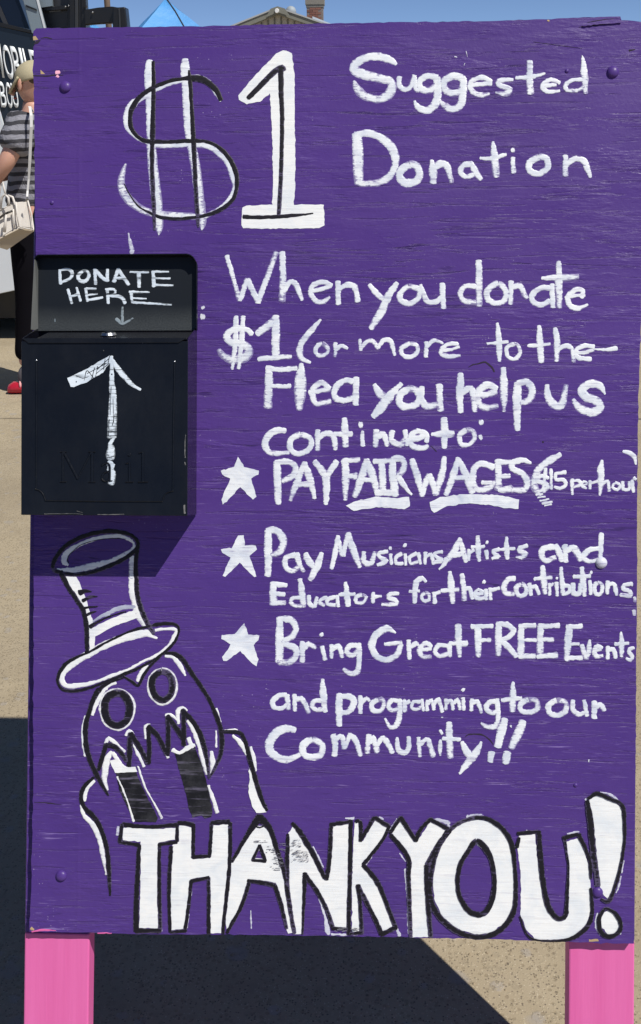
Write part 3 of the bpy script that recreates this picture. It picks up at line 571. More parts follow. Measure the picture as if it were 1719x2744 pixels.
# the drawn creature in a top hat
paint('creature_white_paint', sign, mpb, [
  ('I', 'fill', "220,435 320,440 370,550 400,640 440,760 455,800 440,860 470,930 465,1010 430,1035 425,930 400,780 370,680 330,600 270,520"),
  ('I', 'fill', "440,860 560,800 700,740 830,700 850,760 740,800 600,850 465,930"),
  ('I', 46, "772,440,46 765,540,44 790,640,50 820,740,56 872,830,46"),
  ('I', 40, "930,890,50 780,912,66 620,965,58 480,1030,60 340,1110,56 232,1200,42 200,1270,46 240,1320,40 350,1320,36 480,1290,24 600,1242,28 720,1200,24 850,1130,20 960,1080,24 1060,1010,34 1110,930,40 1128,875,28 1060,862,22 960,872,22|900,910,30 970,940,20|885,1155,34 835,1230,34 815,1285,26|1040,1085,20 1100,1092,30 1160,1160,34 1200,1240,16"),
  ('J', 18, "330,125,20 260,160,26 210,240,30 170,340,22|122,350,16 106,430,18 106,520,16 123,620,14|1008,300,16 1037,390,12|1008,450,10 1008,560,14|975,590,20 985,680,34 975,740,16"),
  ('J', 56, "340,187,48 270,217,52 245,300,54 275,388,54 345,424,52 410,380,52 436,290,56 402,210,50 340,187,48|640,42,38 580,80,42 565,150,46 590,222,48 645,257,48 706,220,46 726,140,46 700,70,42 640,42,38"),
  ('J', 20, "245,640,16 270,512,26 300,512,24 390,592,18|398,480,16 420,445,22 450,470,14|440,530,16 520,690,20|535,500,22 530,420,26 560,405,12|300,590,18 270,650,42 255,780,32 275,850,10|310,600,26 380,692,22 430,700,14|668,345,24 700,340,22 750,380,14|752,400,18 750,320,28 780,297,26 812,312,12|660,600,10 685,630,18|820,380,26 870,480,28 910,620,28 945,740,24|820,500,26 850,560,22"),
  ('J', 'fill', "285,650 340,640 380,700 460,690 475,725 325,735"),
  ('J', 20, "340,760,14 400,900,14 450,1062,16|478,690,12 530,830,12 600,960,12 640,1040,18|715,580,32 760,600,22 820,565,32 860,545,22|955,820,16 990,920,26 1015,1000,26|1070,447,16 1130,440,18 1152,452,10|1120,480,14 1180,540,32 1215,610,16|1240,560,18 1265,650,26 1275,720,14|180,785,26 130,850,28 115,920,24|95,950,14 115,1020,28 180,1090,36 220,1190,32 245,1300,28 265,1420,14"),
  ('J', 'fill', "1225,690 1250,740 1275,850 1310,920 1350,1000 1280,1005 1250,960 1225,860 1235,780")], M_WHTB, .0002, .0007, 'white paint of the top hatted creature')
paint('creature_hat_ring', sign, mpb, [('I', 34, "770,150,24 700,118,32 600,112,32 470,132,32 340,182,36 250,242,46 217,310,56 250,345,20|165,380,24 300,384,46 450,355,52 600,310,38 740,240,28 785,195,24 772,155,18|775,280,44 768,360,44 766,445,42")], M_WHT, .0004, .0006, 'white paint ring round the crown of the hat')
paint('creature_grey_paint', sign, mpb, [('I', 34, "455,800,20 560,742,30 680,692,36 790,682,36")], M_GRY, .0004, .0006, 'blue grey arc above the hat band')
paint('creature_black_teeth', sign, mpb, [('J', 'fill', "330,730 460,715 520,850 560,930 615,1040 600,1065 460,1062 400,950 350,840"),
  ('J', 'fill', "730,600 860,555 900,650 940,780 985,990 975,1030 930,1040 910,1020 850,1035 830,1000 800,860 760,720")], M_BLKT, .0010, .0006, 'two long worn black teeth')
paint('creature_black_outline', sign, mpb, [
  ('I', 34, "130,370,34 150,290,32 220,202,34 330,132,34 460,88,34 600,72,34 720,88,32 800,132,28 818,190,34 780,240,34 680,310,32 560,362,34 440,402,34 300,422,32 190,407,34 130,370,34|255,330,5 250,280,6 340,192,6 470,146,6 600,130,6 720,135,5|190,400,40 250,520,36 330,640,34 375,720,36 400,850,38 405,1050,36|815,200,34 800,320,34 805,460,36 815,600,38 850,720,42 900,830,40 945,900,30|345,570,46 390,555,30 440,560,10|370,635,28 430,605,22 490,600,8|385,695,24 430,685,18 490,680,8|400,750,24 440,730,20 480,722,8|430,845,34 520,790,16 620,750,12 720,722,10|940,832,26 1050,817,28 1130,832,26 1150,870,22 1130,940,22 1070,1020,24 950,1110,20 820,1182,24 700,1232,26 560,1292,24 420,1342,24 300,1367,28 200,1347,24 166,1290,20 180,1220,32 240,1140,30 340,1082,22 420,1052,20 540,982,18 660,922,16 780,872,20 880,847,22 940,832,22|1010,1062,16 1100,1062,32 1170,1100,38 1240,1200,36 1330,1330,34 1400,1440,34|700,1245,16 770,1290,24 820,1320,20 860,1240,28 920,1160,22 1010,1075,18|700,1260,10 600,1290,24 520,1340,32 460,1430,34"),
  ('J', 32, "955,225,26 1010,350,30 1040,450,34 1045,560,32 1020,660,28 965,765,12|215,165,24 195,200,30 160,290,30 130,400,34 125,500,32 140,600,34 180,700,32 230,800,28 280,885,12"),
  ('J', 44, "340,195,46 276,222,50 254,300,52 282,384,50 345,414,48 404,376,46 424,290,52 394,216,50 340,195,46|640,50,36 586,86,40 574,150,44 598,214,44 645,244,44 696,212,42 714,140,44 694,78,40 640,50,36"),
  ('J', 34, "215,710,28 235,640,32 265,542,32|265,545,32 330,562,34 405,650,34|418,685,30 425,560,38 430,470,42|430,470,38 490,560,34 545,665,32|550,668,32 556,560,32 550,430,32|550,420,32 610,480,32 675,605,32|680,612,32 685,480,32 680,355,32|680,350,32 730,420,34 785,500,38|790,545,32 790,430,32 785,310,34|780,310,32 860,400,34 910,500,36 945,640,28 960,770,14|1055,455,22 1160,460,26 1200,510,26 1230,620,32 1270,760,34 1310,900,32 1350,985,22|180,765,20 115,830,28 95,900,28 120,970,30 190,1040,32 240,1140,32 270,1250,32 285,1400,32 292,1560,12")], M_BLK, .0013, .0006, 'black brush outline of the top hatted creature', .6)

# THANK YOU!
big = [('T', 'K', "125,170 250,175 400,180 490,170 490,250 370,270 362,420 375,850 235,850 240,700 245,420 245,265 125,258"),
 ('H', 'K', "505,155 590,170 590,385 715,375 720,160 830,145 850,170 835,450 805,880 715,885 712,495 590,520 555,850 450,865 440,600 455,300 500,240"),
 ('A', 'K', "1000,160 1095,160 1160,330 1230,560 1250,700 1285,880 1240,888 1200,720 1150,545 975,520 930,680 825,880 815,700 850,420 920,290|1050,320 1015,380 1080,380"),
 ('N', 'L', "15,210 60,250 220,560 250,560 265,350 280,200 395,190 405,220 390,900 280,900 250,780 110,570 95,600 75,940 15,940 -10,600 -15,260"),
 ('K', 'L', "430,180 460,190 470,310 490,310 570,170 650,215 630,280 490,470 570,590 700,880 620,930 590,900 470,640 445,640 480,920 412,935 414,560"),
 ('Y', 'L', "740,170 850,310 870,290 935,180 1050,240 970,380 912,480 925,700 935,960 815,960 800,700 795,440 680,270"),
 ('O', 'L', "1240,165 1340,180 1420,230 1480,330 1505,450 1512,650 1500,760 1450,860 1350,930 1250,945 1120,900 1020,820 970,700 955,560 985,420 1045,280 1130,200|1250,330 1310,385 1350,470 1372,600 1352,705 1312,782 1262,800 1205,780 1150,700 1130,600 1140,480 1190,390"),
 ('U', 'M', "330,540 485,525 500,700 525,900 545,1080 590,1230 650,1320 720,1355 790,1320 800,1150 820,850 780,600 905,560 960,700 1015,850 1025,1080 1020,1280 980,1400 880,1500 760,1545 500,1545 400,1450 345,1300 350,1000 335,800 310,650"),
 ('!', 'M', "1000,190 1080,150 1200,190 1310,260 1340,400 1340,640 1310,820 1250,1020 1190,1160 1120,1080 1100,900 1070,600 1040,350")]
for nm, b, s in big: paint('painted_letter', sign, mpb, [(b, 'fill', s)], M_WHTB, .0002, .0008, "thick white letter '%s' with black outline" % nm)
paint('painted_dot', sign, mpb, [('M', 'fill', "1190,1260 1260,1310 1305,1400 1300,1460 1230,1500 1180,1490 1130,1430 1125,1330 1150,1280")], M_WHTB, .0002, .0008)
paint('white_overspill', sign, mpb, [('L', 14, "60,250,8 140,370,12 205,480,10|770,500,10 785,700,10 795,940,12|735,395,8 775,450,12|510,470,12 600,330,10 650,260,8|370,158,14 425,156,18|665,245,14 718,165,20|190,700,8 240,850,22 255,940,26|275,942,16 450,944,12"),
   ('M', 14, "975,190,34 1010,170,14|1120,120,16 1230,150,26 1310,230,18|1350,270,10 1362,400,12|1345,780,10 1325,900,12|1090,1290,18 1075,1400,26 1110,1500,12|400,490,10 490,490,12|1310,1490,18 1330,1380,10"),
   ('K', 14, "95,165,18 90,220,20|380,780,12 385,870,14|590,600,6 560,850,8|1410,300,10 1480,440,12")], M_DRY, .0001, .0004, rag=1.5, kind='stuff')
sm = []
def smudge(blk, x0, y0, x1, y1, n):
    q = []
    for _ in range(n):
        x = random.uniform(x0, x1); y = random.uniform(y0, y1); L = random.uniform(5, 34)
        q.append("%.1f,%.1f,%.1f %.1f,%.1f,%.1f" % (x, y, random.uniform(1.5, 4), min(x1, x + L), y + random.uniform(-3, 3), 1.5))
    sm.append((blk, 3, '|'.join(q)))
smudge('K', 1000, 255, 1120, 275, 12); smudge('K', 1090, 300, 1170, 340, 22); smudge('K', 1120, 340, 1210, 460, 34); smudge('K', 1175, 260, 1225, 330, 12)
smudge('K', 1250, 255, 1330, 300, 18); smudge('K', 1255, 320, 1380, 400, 46); smudge('L', 290, 895, 380, 925, 16); smudge('L', 405, 900, 460, 925, 12)
paint('grey_smudges', sign, mpb, sm, M_SMG, .0012, .0003, 'dry grey brush smudges', .6, kind='stuff')
paint('dry_brush_edges', sign, mpb, [('L', 18, "1190,150,20 1250,138,26 1300,150,22 1350,175,16|1110,195,10 1170,178,12|960,172,18 1020,172,26 1070,190,26|1060,200,14 1070,215,14|600,150,18 624,165,14"), ('M', 16, "800,525,22 860,510,24 910,500,20|1270,1090,20 1300,1010,16 1320,930,12|1060,1025,12 1085,1015,8"), ('L', 14, "700,870,10 725,920,20 735,950,24|235,840,16 240,900,22 255,940,20")], M_DRY, .0001, .0004, 'dry white brush marks beside the big letters', 1.6, kind='stuff')
paint('letter_black_outline', sign, mpb, [
  ('K', 28, "125,150,30 300,165,26 490,150,30|492,150,24 492,262,26|490,268,26 370,285,26|372,285,24 372,600,28 378,868,26|378,868,30 215,868,34|215,868,36 220,600,34 236,290,28|236,288,24 105,268,28|105,268,26 120,150,28|500,138,26 600,148,30|603,150,26 600,370,26|600,370,26 712,363,26|712,365,22 725,142,26|725,138,28 842,130,34|850,138,26 848,400,26 818,700,26 800,885,24|705,885,26 705,510,24|705,508,24 590,530,26|588,530,24 570,700,24 545,868,26|548,868,26 450,875,22|445,875,20 438,600,26 452,300,26|1048,100,56 970,215,32 862,400,22|1048,100,54 1120,180,36 1160,300,32 1218,480,30 1240,620,30 1268,800,28 1285,882,26|830,880,22 930,690,26 980,535,26|970,530,22 1060,542,30 1150,560,34|1150,560,30 1190,680,30 1232,850,24|1048,290,18 1002,392,22|1002,390,20 1090,395,22|1088,395,22 1050,290,22|1240,218,22 1237,400,28 1236,560,26|1010,155,12 1050,168,10 1085,155,12"),
  ('L', 28, "10,190,20 60,250,34 140,380,34 230,560,30|240,570,28 260,450,28 272,210,26|268,200,26 402,180,28|406,175,26 400,500,28 390,940,28|95,530,30 90,700,24 80,940,16|95,540,34 170,640,28 240,770,28 280,888,28|280,900,24 380,905,18|440,180,22 470,185,26 470,310,24|470,310,24 562,155,28|570,155,30 662,210,28|665,212,22 610,320,22 490,470,26|490,475,30 590,600,32 690,850,30 712,898,30|712,895,32 612,942,32|612,938,32 550,800,26 455,620,32|455,610,28 470,750,26 480,935,28|478,930,24 400,940,20|672,255,22 740,152,30|742,155,34 845,308,28|845,310,28 880,230,28 945,165,28|945,165,26 1070,235,30|1068,240,40 990,350,34 922,470,30|915,480,30 925,700,34 945,960,28|675,270,26 790,420,30 795,560,30 810,960,24"),
  ('L', 34, "1240,155,26 1340,167,30 1430,230,32 1490,330,34 1513,480,28 1520,650,28 1507,780,34 1450,880,36 1350,947,36 1240,958,36 1120,920,36 1010,830,38 950,720,36 942,580,34 972,420,34 1032,290,32 1120,200,26 1240,155,26|1255,312,36 1320,370,40 1360,460,34 1376,600,30 1358,710,36 1318,788,38 1265,808,36 1200,780,36 1142,690,32 1127,600,30 1142,480,30 1192,390,30 1255,312,36"),
  ('M', 44, "320,518,36 510,500,36|520,500,46 540,750,52 560,950,52 600,1180,52 660,1298,52 720,1343,46 780,1308,44 795,1150,34 808,850,24 790,700,24 770,560,36|760,562,40 900,525,36|910,530,40 980,680,38 1018,800,36 1028,950,30|1025,1050,30 1038,1280,36 1003,1400,42 900,1500,44 760,1550,28 500,1550,22 400,1480,22 340,1320,16|330,560,28 310,650,36|990,205,40 1020,400,60 1048,700,56 1080,900,50 1090,1020,48|1000,180,30 1080,132,44 1200,180,36 1330,250,42 1352,450,32 1345,650,30 1310,850,32 1260,1030,32 1200,1170,44 1130,1155,30|1180,1242,30 1270,1300,38 1318,1400,36 1288,1480,44 1200,1512,42 1122,1470,44 1104,1350,42 1142,1270,38 1180,1242,30")], M_BLK, .0013, .0006, 'black brush outline round the thick white letters', .6)
# stray marks, paint drips and chips
paint('stray_white_marks', sign, mpb, [('P', 8, "344,625,4 352,660,10 355,690,12|542,826,9 548,822,6|541,849,15 547,849,15|1219,152,3 1225,153,3|1250,137,2 1253,152,2|1246,170,3 1244,175,2|672,2440,2 674,2488,5|1701,1600,7 1702,1612,9|1700,1636,10 1701,1648,8|1578,2036,4 1579,2042,3|160,1078,3 162,1082,3"), ('H', 14, "160,712,10 172,712,8")], M_DRY, .0002, .0005, rag=1.2, kind='stuff')
paint('pink_paint_chip', sign, mpb, [('P', 10, "151,195,9 160,194,8|154,203,8 157,206,6")], simple('pale_pink_chip', (.85, .42, .55), .6), .0002, .0004, kind='stuff')
paint('bare_wood_chip', sign, mpb, [('P', 'fill', "90,98 96,97 104,106 94,108 90,107"), ('P', 'fill', "109,187 113,190 121,199 110,200"), ('P', 6, "62,0,1 62,0.5,1"), ('M', 'fill', "1000,1545 1090,1535 1100,1560 1005,1565"), ('P', 6, "1468,55,4 1472,56,4|84,2488,8 90,2492,6")], M_WOOD, .0002, .0005, kind='stuff')
paint('pink_edge_paint', sign, mpb, [('P', 5, "86,2497,3 100,2494,5 125,2492,5 150,2494,3|262,2501,2 280,2500,3 300,2501,2")], M_PINK, .0002, .0005, kind='stuff')
# cracks in the face veneer
def cracks(name, s, label=None):
    for q in s.split('|'): paint(name, sign, mpb, [('P', 3, q)], M_BARK, .0001, .0005, None, .5)
cracks('veneer_crack', "90,203,4 125,204,4 152,201,3 170,202,1|92,118,2 100,113,9 108,107,3|110,103,1 125,101,3 140,104,2|1256,984,1 1268,977,3 1282,975,4 1298,970,5 1305,973,5 1318,984,6 1325,996,5|1247,1975,1 1256,1968,4 1285,1968,4 1300,1973,3 1315,1985,4 1322,1995,2|1455,1185,5 1457,1184,4|1430,112,1 1560,130,1|1552,73,1 1580,67,4 1620,62,2|1565,70,1 1600,66,5 1660,58,3|1575,60,1 1620,53,3 1662,48,2|1687,135,6 1702,133,3|92,2150,1 130,2152,3 165,2157,1|200,1590,1 206,1591,1|1155,1195,2 1170,1210,3", 'split in the plywood face')
paint('lifted_veneer_strip', sign, mpb, [('P', 'fill', "1575,62 1620,54 1662,47 1665,60 1640,62 1600,66 1560,71")], M_PUR, .0002, .0060)

# ------------------------------------------------------------------ mailbox
D = .0745
mb = root('mailbox', 'black metal wall mailbox with open lid reading donate here, screwed to the purple sign', 'mailbox')
mb.location = (0, 0, H0); mb.rotation_euler = (-TILT, 0, 0)
FL, FR = bd(57.5, 1140, D).x, bd(503.5, 1140, D).x
ZT, ZB = bd(280, 906, D).z, bd(280, 1381, D).z
ZBK = bd(310, 876, .004).z
xr = lambda px, py, n: bd(px, py, n).x
bm = bmesh.new()
# front plate, slightly rolled edges
T = .0012
box(bm, (FL, -D, ZB), (FR, -D + T, ZT - .004)); fin(bm, .0005, 1)
link('front_plate', bm, M_BOX, mb)
bm = bmesh.new()
for x0, x1 in ((FL + .0003, FL + .0015), (FR - .0015, FR - .0003)):
    bm = bmesh.new()
    hexa(bm, [(x0, -D + T + .0002, ZB + .0005), (x1, -D + T + .0002, ZB + .0005), (x1, -D + T + .0002, ZT), (x0, -D + T + .0002, ZT), (x0, -.002, ZB + .0005), (x1, -.002, ZB + .0005), (x1, -.002, ZBK), (x0, -.002, ZBK)])
    fin(bm); link('side_wall', bm, M_SIDE, mb)
bm = bmesh.new(); box(bm, (FL + .0016, -D + T + .0002, ZB + .001), (FR - .0016, -.002, ZB + .002)); fin(bm); link('bottom_plate', bm, M_BOX, mb)
bm = bmesh.new(); box(bm, (FL + .0016, -.0018, ZB + .001), (FR - .0016, -.0006, ZBK + .002)); fin(bm); link('back_plate', bm, M_BOX, mb)
# front top fold, mitred at both ends
bm = bmesh.new()
z1 = bd(280, 919.5, D).z
pf = [(FL + .001, -D - .0004, ZT), (FR - .001, -D - .0004, ZT), (FR - .012, -D - .0018, z1), (FL + .010, -D - .0018, z1)]
hexa(bm, pf + [(x, y + .001, z) for x, y, z in pf]); fin(bm, .0003, 1)
link('top_fold', bm, M_BOX, mb)
# sloping inner cover with the lock
bm = bmesh.new()
zb2 = bd(300, 884, .012).z
pf = [(FL + .017, -D + .002, ZT - .001), (FR - .002, -D + .002, ZT - .001), (FR - .002, -.003, zb2), (FL + .017, -.003, zb2)]
hexa(bm, pf + [(x, y, z - .0012) for x, y, z in pf])
for i in range(0): pass
fin(bm); link('inner_cover', bm, M_SIDE, mb)
lk = bd(290, 897, .045)
bm = bmesh.new()
fa = math.atan2(zb2 - ZT, D)
bmesh.ops.create_cone(bm, cap_ends=True, segments=28, radius1=.011, radius2=.009, depth=.003)
o = link('lock', bm, M_CHROME, mb); tt = (lk.y + D) / D; o.location = (lk.x, -.043, ZT + (zb2 - ZT) * .42 + .002); o.rotation_euler = (fa, 0, 0)
bm = bmesh.new(); bmesh.ops.create_cone(bm, cap_ends=True, segments=20, radius1=.0055, radius2=.005, depth=.0016)
o2 = link('keyhole_disc', bm, M_BOX, o); o2.location = (.001, 0, .0023)
# the lid, swung up against the sign
n0 = .010
L0, L1 = xr(102, 800, n0), xr(529.5, 800, n0)
Zl0, Zl1 = bd(300, 886, n0).z, bd(300, 690, n0).z
path = [(L0, Zl0)]; ra, rb = .006, .013          # the two upper corners are rounded
for i in range(7):
    a = math.pi - i / 6 * math.pi / 2; path.append((L0 + ra + ra * math.cos(a), Zl1 - ra + ra * math.sin(a)))
for i in range(9):
    a = math.pi / 2 - i / 8 * math.pi / 2; path.append((L1 - rb + rb * math.cos(a), Zl1 - rb + rb * math.sin(a)))
path.append((L1, Zl0))
bm = bmesh.new()
f0 = [bm.verts.new((x, -n0, z)) for x, z in path]; b0 = [bm.verts.new((x, -n0 + .0012, z)) for x, z in path]
bm.faces.new(f0); bm.faces.new(b0[::-1])
for i in range(len(path)):
    k = (i + 1) % len(path); bm.faces.new((f0[i], f0[k], b0[k], b0[i]))
fin(bm); lid = link('lid', bm, M_INS, mb)
M_FLG = mat_box('sunlit_lid_flange', (.13, .135, .13), .30)  # left flange only: sun glare put into a paler base colour
def flange(sub, mat):
    bm = bmesh.new(); pr = []
    for x, z in sub:
        tz = (z - Zl0) / (Zl1 - Zl0); left = x < (L0 + L1) / 2
        dpt = (.013 - .004 * tz if left else .010) if tz < .9 else .0145
        ox = (-.0042 * (1.15 - tz) if left else .0006) if tz < .9 else 0
        pr.append((bm.verts.new((x, -n0 + .0002, z)), bm.verts.new((x + ox, -n0 - dpt, z + (.0008 if tz > .9 else 0)))))
    for A, B in zip(pr, pr[1:]): bm.faces.new((A[0], B[0], B[1], A[1]))
    fl = link('lid_flange', bm, mat, lid); m2 = fl.modifiers.new('t', 'SOLIDIFY'); m2.thickness = .0010; m2.offset = 0
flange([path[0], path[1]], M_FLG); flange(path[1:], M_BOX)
mpf = lambda x, y, h: bd(x, y, D + h)
paint('pressed_border', mb, mpf, [('O', 9, "247,-236 246,200 244,628|240,632 268,640 292,665 308,706|308,708 700,713 1098,715|1098,714 1108,680 1130,655 1170,645|1168,642 1172,200 1180,-226")], M_BOX, .0000, .0034, rag=.05)
for px, py in ((98, 965.5), (468.5, 969)):
    dome(px, py, .0013, M_CHROME, 'rivet', None, mb, D)
paint('pressed_word', mb, mpf, [('O', 9, "425,385,14 425,578,14|410,380,7 450,380,7|408,582,8 448,582,8|432,382,18 525,560,16|525,560,12 615,384,12|622,385,20 622,580,20|600,380,7 645,380,7|600,583,8 645,583,8|690,470,16 715,455,12 740,470,18 742,575,18|738,510,10 700,525,14 688,560,14 712,580,12 740,560,10|742,578,10 760,575,7|875,455,18 875,578,18|850,460,8 875,452,8|850,583,8 900,583,8|873,398,24 877,400,24|965,385,18 965,578,18|940,388,8 965,380,8|935,583,8 998,583,8")], M_BOX, .0000, .0032, "pressed word 'Mail'", .05)
mpl = lambda x, y, h: bd(x, y, n0 + .0003 + h)
paint('painted_word', mb, mpl, [('N', 18, "405,165,16 410,253,24|400,160,16 470,157,20 490,187,26 470,220,22 415,243,18|560,167,22 528,200,24 542,233,24 580,235,24 603,200,24 590,169,22 560,167,22|640,155,24 648,255,22|645,160,26 690,210,24 720,230,24|728,155,20 725,235,26|800,155,24 770,240,28|800,155,24 870,260,24|780,215,18 845,215,22|880,175,14 1005,175,15|940,180,26 942,275,24|1035,170,24 1040,270,26|1035,172,15 1140,173,14|1040,215,13 1150,218,15|1045,258,17 1170,265,15")], M_CHALK, 0, .0005, "brushed word 'DONATE'", .5)
paint('painted_word', mb, mpl, [('N', 16, "460,290,18 485,385,20|518,280,18 545,370,20|475,340,15 530,325,15|580,285,20 592,370,22|585,286,15 650,286,13|595,330,13 660,322,11|595,362,17 695,345,14|725,290,22 733,385,22|715,291,15 770,291,18 780,315,15 740,335,15|745,335,17 820,345,24 845,385,22|885,305,20 895,380,20|875,308,14 1010,311,13|900,350,12 990,355,12|900,378,18 1160,395,13")], M_CHALK, 0, .0005, "brushed word 'HERE'", .5)
M_FAINT = mat_white('faint_grey_marker', (.26, .31, .34), (.12, .15, .17), 1.0, (.02, .025, .03))
paint('painted_arrow', mb, mpl, [('N', 16, "828,412,16 828,525,20|785,490,20 828,528,22|828,528,16 900,485,10")], M_FAINT, 0, .0004, 'small faint arrow pointing down into the slot', .8)
paint('paint_spot', mb, mpl, [('N', 16, "373,490,8 373,508,14")], M_FAINT, 0, .0004)
paint('painted_arrow', mb, mpf, [('O', 30, "755,-266,16 757,-108,32 764,0,46 760,150,58 757,278,62|775,275,26 745,325,26 752,345,40 750,385,56 748,425,50|735,455,40 757,470,44 745,500,40 760,520,44 757,565,44 752,596,40"), ('N', 'fill', "455,890 500,870 600,820 700,760 745,735 755,775 700,850 600,910 500,952 480,945"), ('N', 30, "755,760,20 800,830,36 860,900,32 900,940,24 950,968,18")], M_CHALK, .0002, .0005, 'tall pale arrow pointing up to the slot', .6)
paint('scratches', mb, mpf, [('N', 5, "570,905,3 590,840,5 640,890,4 660,810,5|620,900,4 640,820,5|515,875,3 560,890,5 600,880,3|650,860,4 740,790,4|590,860,4 720,790,5|700,830,4 712,760,5|730,790,5 742,740,5|660,830,5 735,760,5|757,862,9 757,866,9|515,914,8 518,916,7"), ('O', 4, "752,-60,2 745,130,3|765,20,2 770,180,3|740,160,3 735,270,2|760,200,4 780,120,4")], M_BOX, .0009, .0003, 'dark scratches through the arrow paint', .3, kind='stuff')
paint('scuffs', mb, mpf, [('O', 5, "300,800,2 500,797,3 560,803,2|660,803,2 760,804,4 840,801,2|520,780,1 560,790,2|1246,740,10 1249,795,12|1255,265,4 1250,330,6 1252,420,4|1250,450,8 1254,468,6"), ('N', 5, "700,703,5 702,706,4|630,648,5 632,649,4|962,652,5 965,654,4")], simple('rubbed_grey_edge', (.14, .14, .14), .6, .5, 200), .0, .0003, rag=.8, kind='stuff')

# ------------------------------------------------------------------ far things: canopies, gable building, pole
M_TENT = simple('blue_canopy_cloth', (.10, .40, .78), .6, .10, 1.5)
t = NT('light_blue_canopy'); v = t.coords()
t.col(t.mix(t.noise(t.coords((1, 1, 1)), 2.2, 5, .6, .5), (.055, .235, .55), (.10, .34, .68))); t.rough(.6)
t.b.inputs['Subsurface Weight'].default_value = 0.0
t.bump(t.noise(v, 3, 4, .6), .6, .05); M_TENT = t.m
def canopy(px, py, Y, half, drop, label, legs=True, rot=.5):
    c = wd(px, py, Y); ht = c.z
    r = root('canopy_tent', label, 'canopy', (c.x, c.y, 0), (0, 0, rot))
    bm = bmesh.new(); N = 10
    apex = Vector((0, 0, ht))
    cor = [Vector((sx * half, sy * half, ht - drop)) for sx, sy in ((-1, -1), (1, -1), (1, 1), (-1, 1))]
    for i in range(4):
        a, b = cor[i], cor[(i + 1) % 4]
        rows = []
        for k in range(N + 1):
            row = []
            for j in range(N + 1):
                p = a.lerp(b, j / N); q = apex.lerp(p, k / N)
                s = math.sin(math.pi * k / N) * (.045 + .05 * math.sin(math.pi * j / N))
                q.z -= s * drop * (1.0); q.z += .006 * math.sin(j * 2.1 + k * 3.3)
                row.append(bm.verts.new(q))
            rows.append(row)
        for k in range(N):
            for j in range(N): bm.faces.new((rows[k][j], rows[k + 1][j], rows[k + 1][j + 1], rows[k][j + 1]))
    bmesh.ops.remove_doubles(bm, verts=bm.verts, dist=.0001); bmesh.ops.recalc_face_normals(bm, faces=bm.faces)
    smooth(link('roof_cloth', bm, M_TENT, r))
    bm = bmesh.new()
    for i in range(4):
        a, b = cor[i], cor[(i + 1) % 4]; z = Vector((0, 0, -.26)); vs = [bm.verts.new(x) for x in (a, b, b + z, a + z)]; bm.faces.new(vs)
    link('valance', bm, M_TENT, r)
    for cc in cor:
        bm = bmesh.new(); tube(bm, [(cc.x * .97, cc.y * .97, 0), (cc.x * .97, cc.y * .97, cc.z)], .02, 8); link('leg', bm, M_STEEL, r)
    return r
M_STEEL = simple('galvanised_steel', (.5, .51, .52), .4, .1, 20, metal=1)
ct = canopy(444, -3, 16.5, 1.5, 1.28, 'light blue pop up canopy with its peak rising just above the purple board', rot=.35)
# dark seam rope down the front right ridge
bm = bmesh.new()
p0 = wd(449, 0, 15.6); p1 = wd(470, 30, 15.3); p2 = wd(494, 72, 15.0); p3 = wd(540, 150, 14.6)
inv = Matrix.Translation(ct.location) @ Matrix.Rotation(.35, 4, 'Z'); inv = inv.inverted()
tube(bm, [inv @ p for p in (p0, p1, p2, p3)], .011, 6); link('guy_rope', bm, simple('dark_rope', (.02, .025, .04), .8), ct)
canopy(250, 64, 24, 1.5, 1.0, 'small bright blue canopy peak seen under the black mirror arm', rot=.6).children[0].data.materials[0] = simple('strong_blue_cloth', (.02, .14, .55), .6, .1, 2)

# utility pole
pc = wd(290, 40, 21)
bm = bmesh.new(); tube(bm, [(0, 0, 0), (0, 0, 4.2), (0, 0, 8.4)], [.062, .056, .05], 14)
po = link('utility_pole', smooth_me := bm, simple('weathered_pole_wood', (.19, .135, .10), .85, .3, 8, bump=.6, bscale=20)); po.location = (pc.x, pc.y, 0)
po['label'] = 'slim brown wooden pole behind the black mirror arm'; po['category'] = 'pole'; smooth(po)

# gable building
YB = 38.0
bl = root('gable_building', 'grey metal clad building whose gable peak and brick chimney show above the sign', 'building')
apx = wd(747, 25, YB); lft = wd(628, 73, YB); rgt = wd(880, 71, YB)
bl.location = (apx.x, YB, 0)
sl_l = (apx.z - lft.z) / (apx.x - lft.x); sl_r = (apx.z - rgt.z) / (rgt.x - apx.x)
HW = 4.2; zw_l = apx.z - sl_l * HW; zw_r = apx.z - sl_r * HW; DEP = 14
M_SID = simple('ribbed_tan_cladding', (.50, .47, .41), .6, .06, 3)
M_TRIM = simple('olive_grey_trim', (.20, .20, .17), .6, .1, 3)
M_ROOF = simple('grey_roof_metal', (.42, .43, .44), .45, .08, 2)
bm = bmesh.new()
w0 = [(-HW, 0, 0), (HW, 0, 0), (HW, 0, zw_r - .12), (0, 0, apx.z - .14), (-HW, 0, zw_l - .12)]
a = [bm.verts.new(p) for p in w0]; b = [bm.verts.new((x, DEP, z)) for x, _, z in w0]
bm.faces.new(a); bm.faces.new(b[::-1])
for i in range(5): bm.faces.new((a[i], b[i], b[(i + 1) % 5], a[(i + 1) % 5]))
fin(bm); link('wall', bm, M_SID, bl)
pitch = .29
x = -HW + .15
rib_me = None
M_RIB = simple('cladding_rib', (.17, .16, .14), .6, .1, 3)
while x < HW:
    top = apx.z - .2 - (sl_l * -x if x < 0 else sl_r * x)
    bm = bmesh.new(); box(bm, (-.022, -.03, .0), (.022, -.001, top)); fin(bm)
    o = link('cladding_rib', bm, M_RIB, bl); o.location = (x, 0, 0); x += pitch * .75
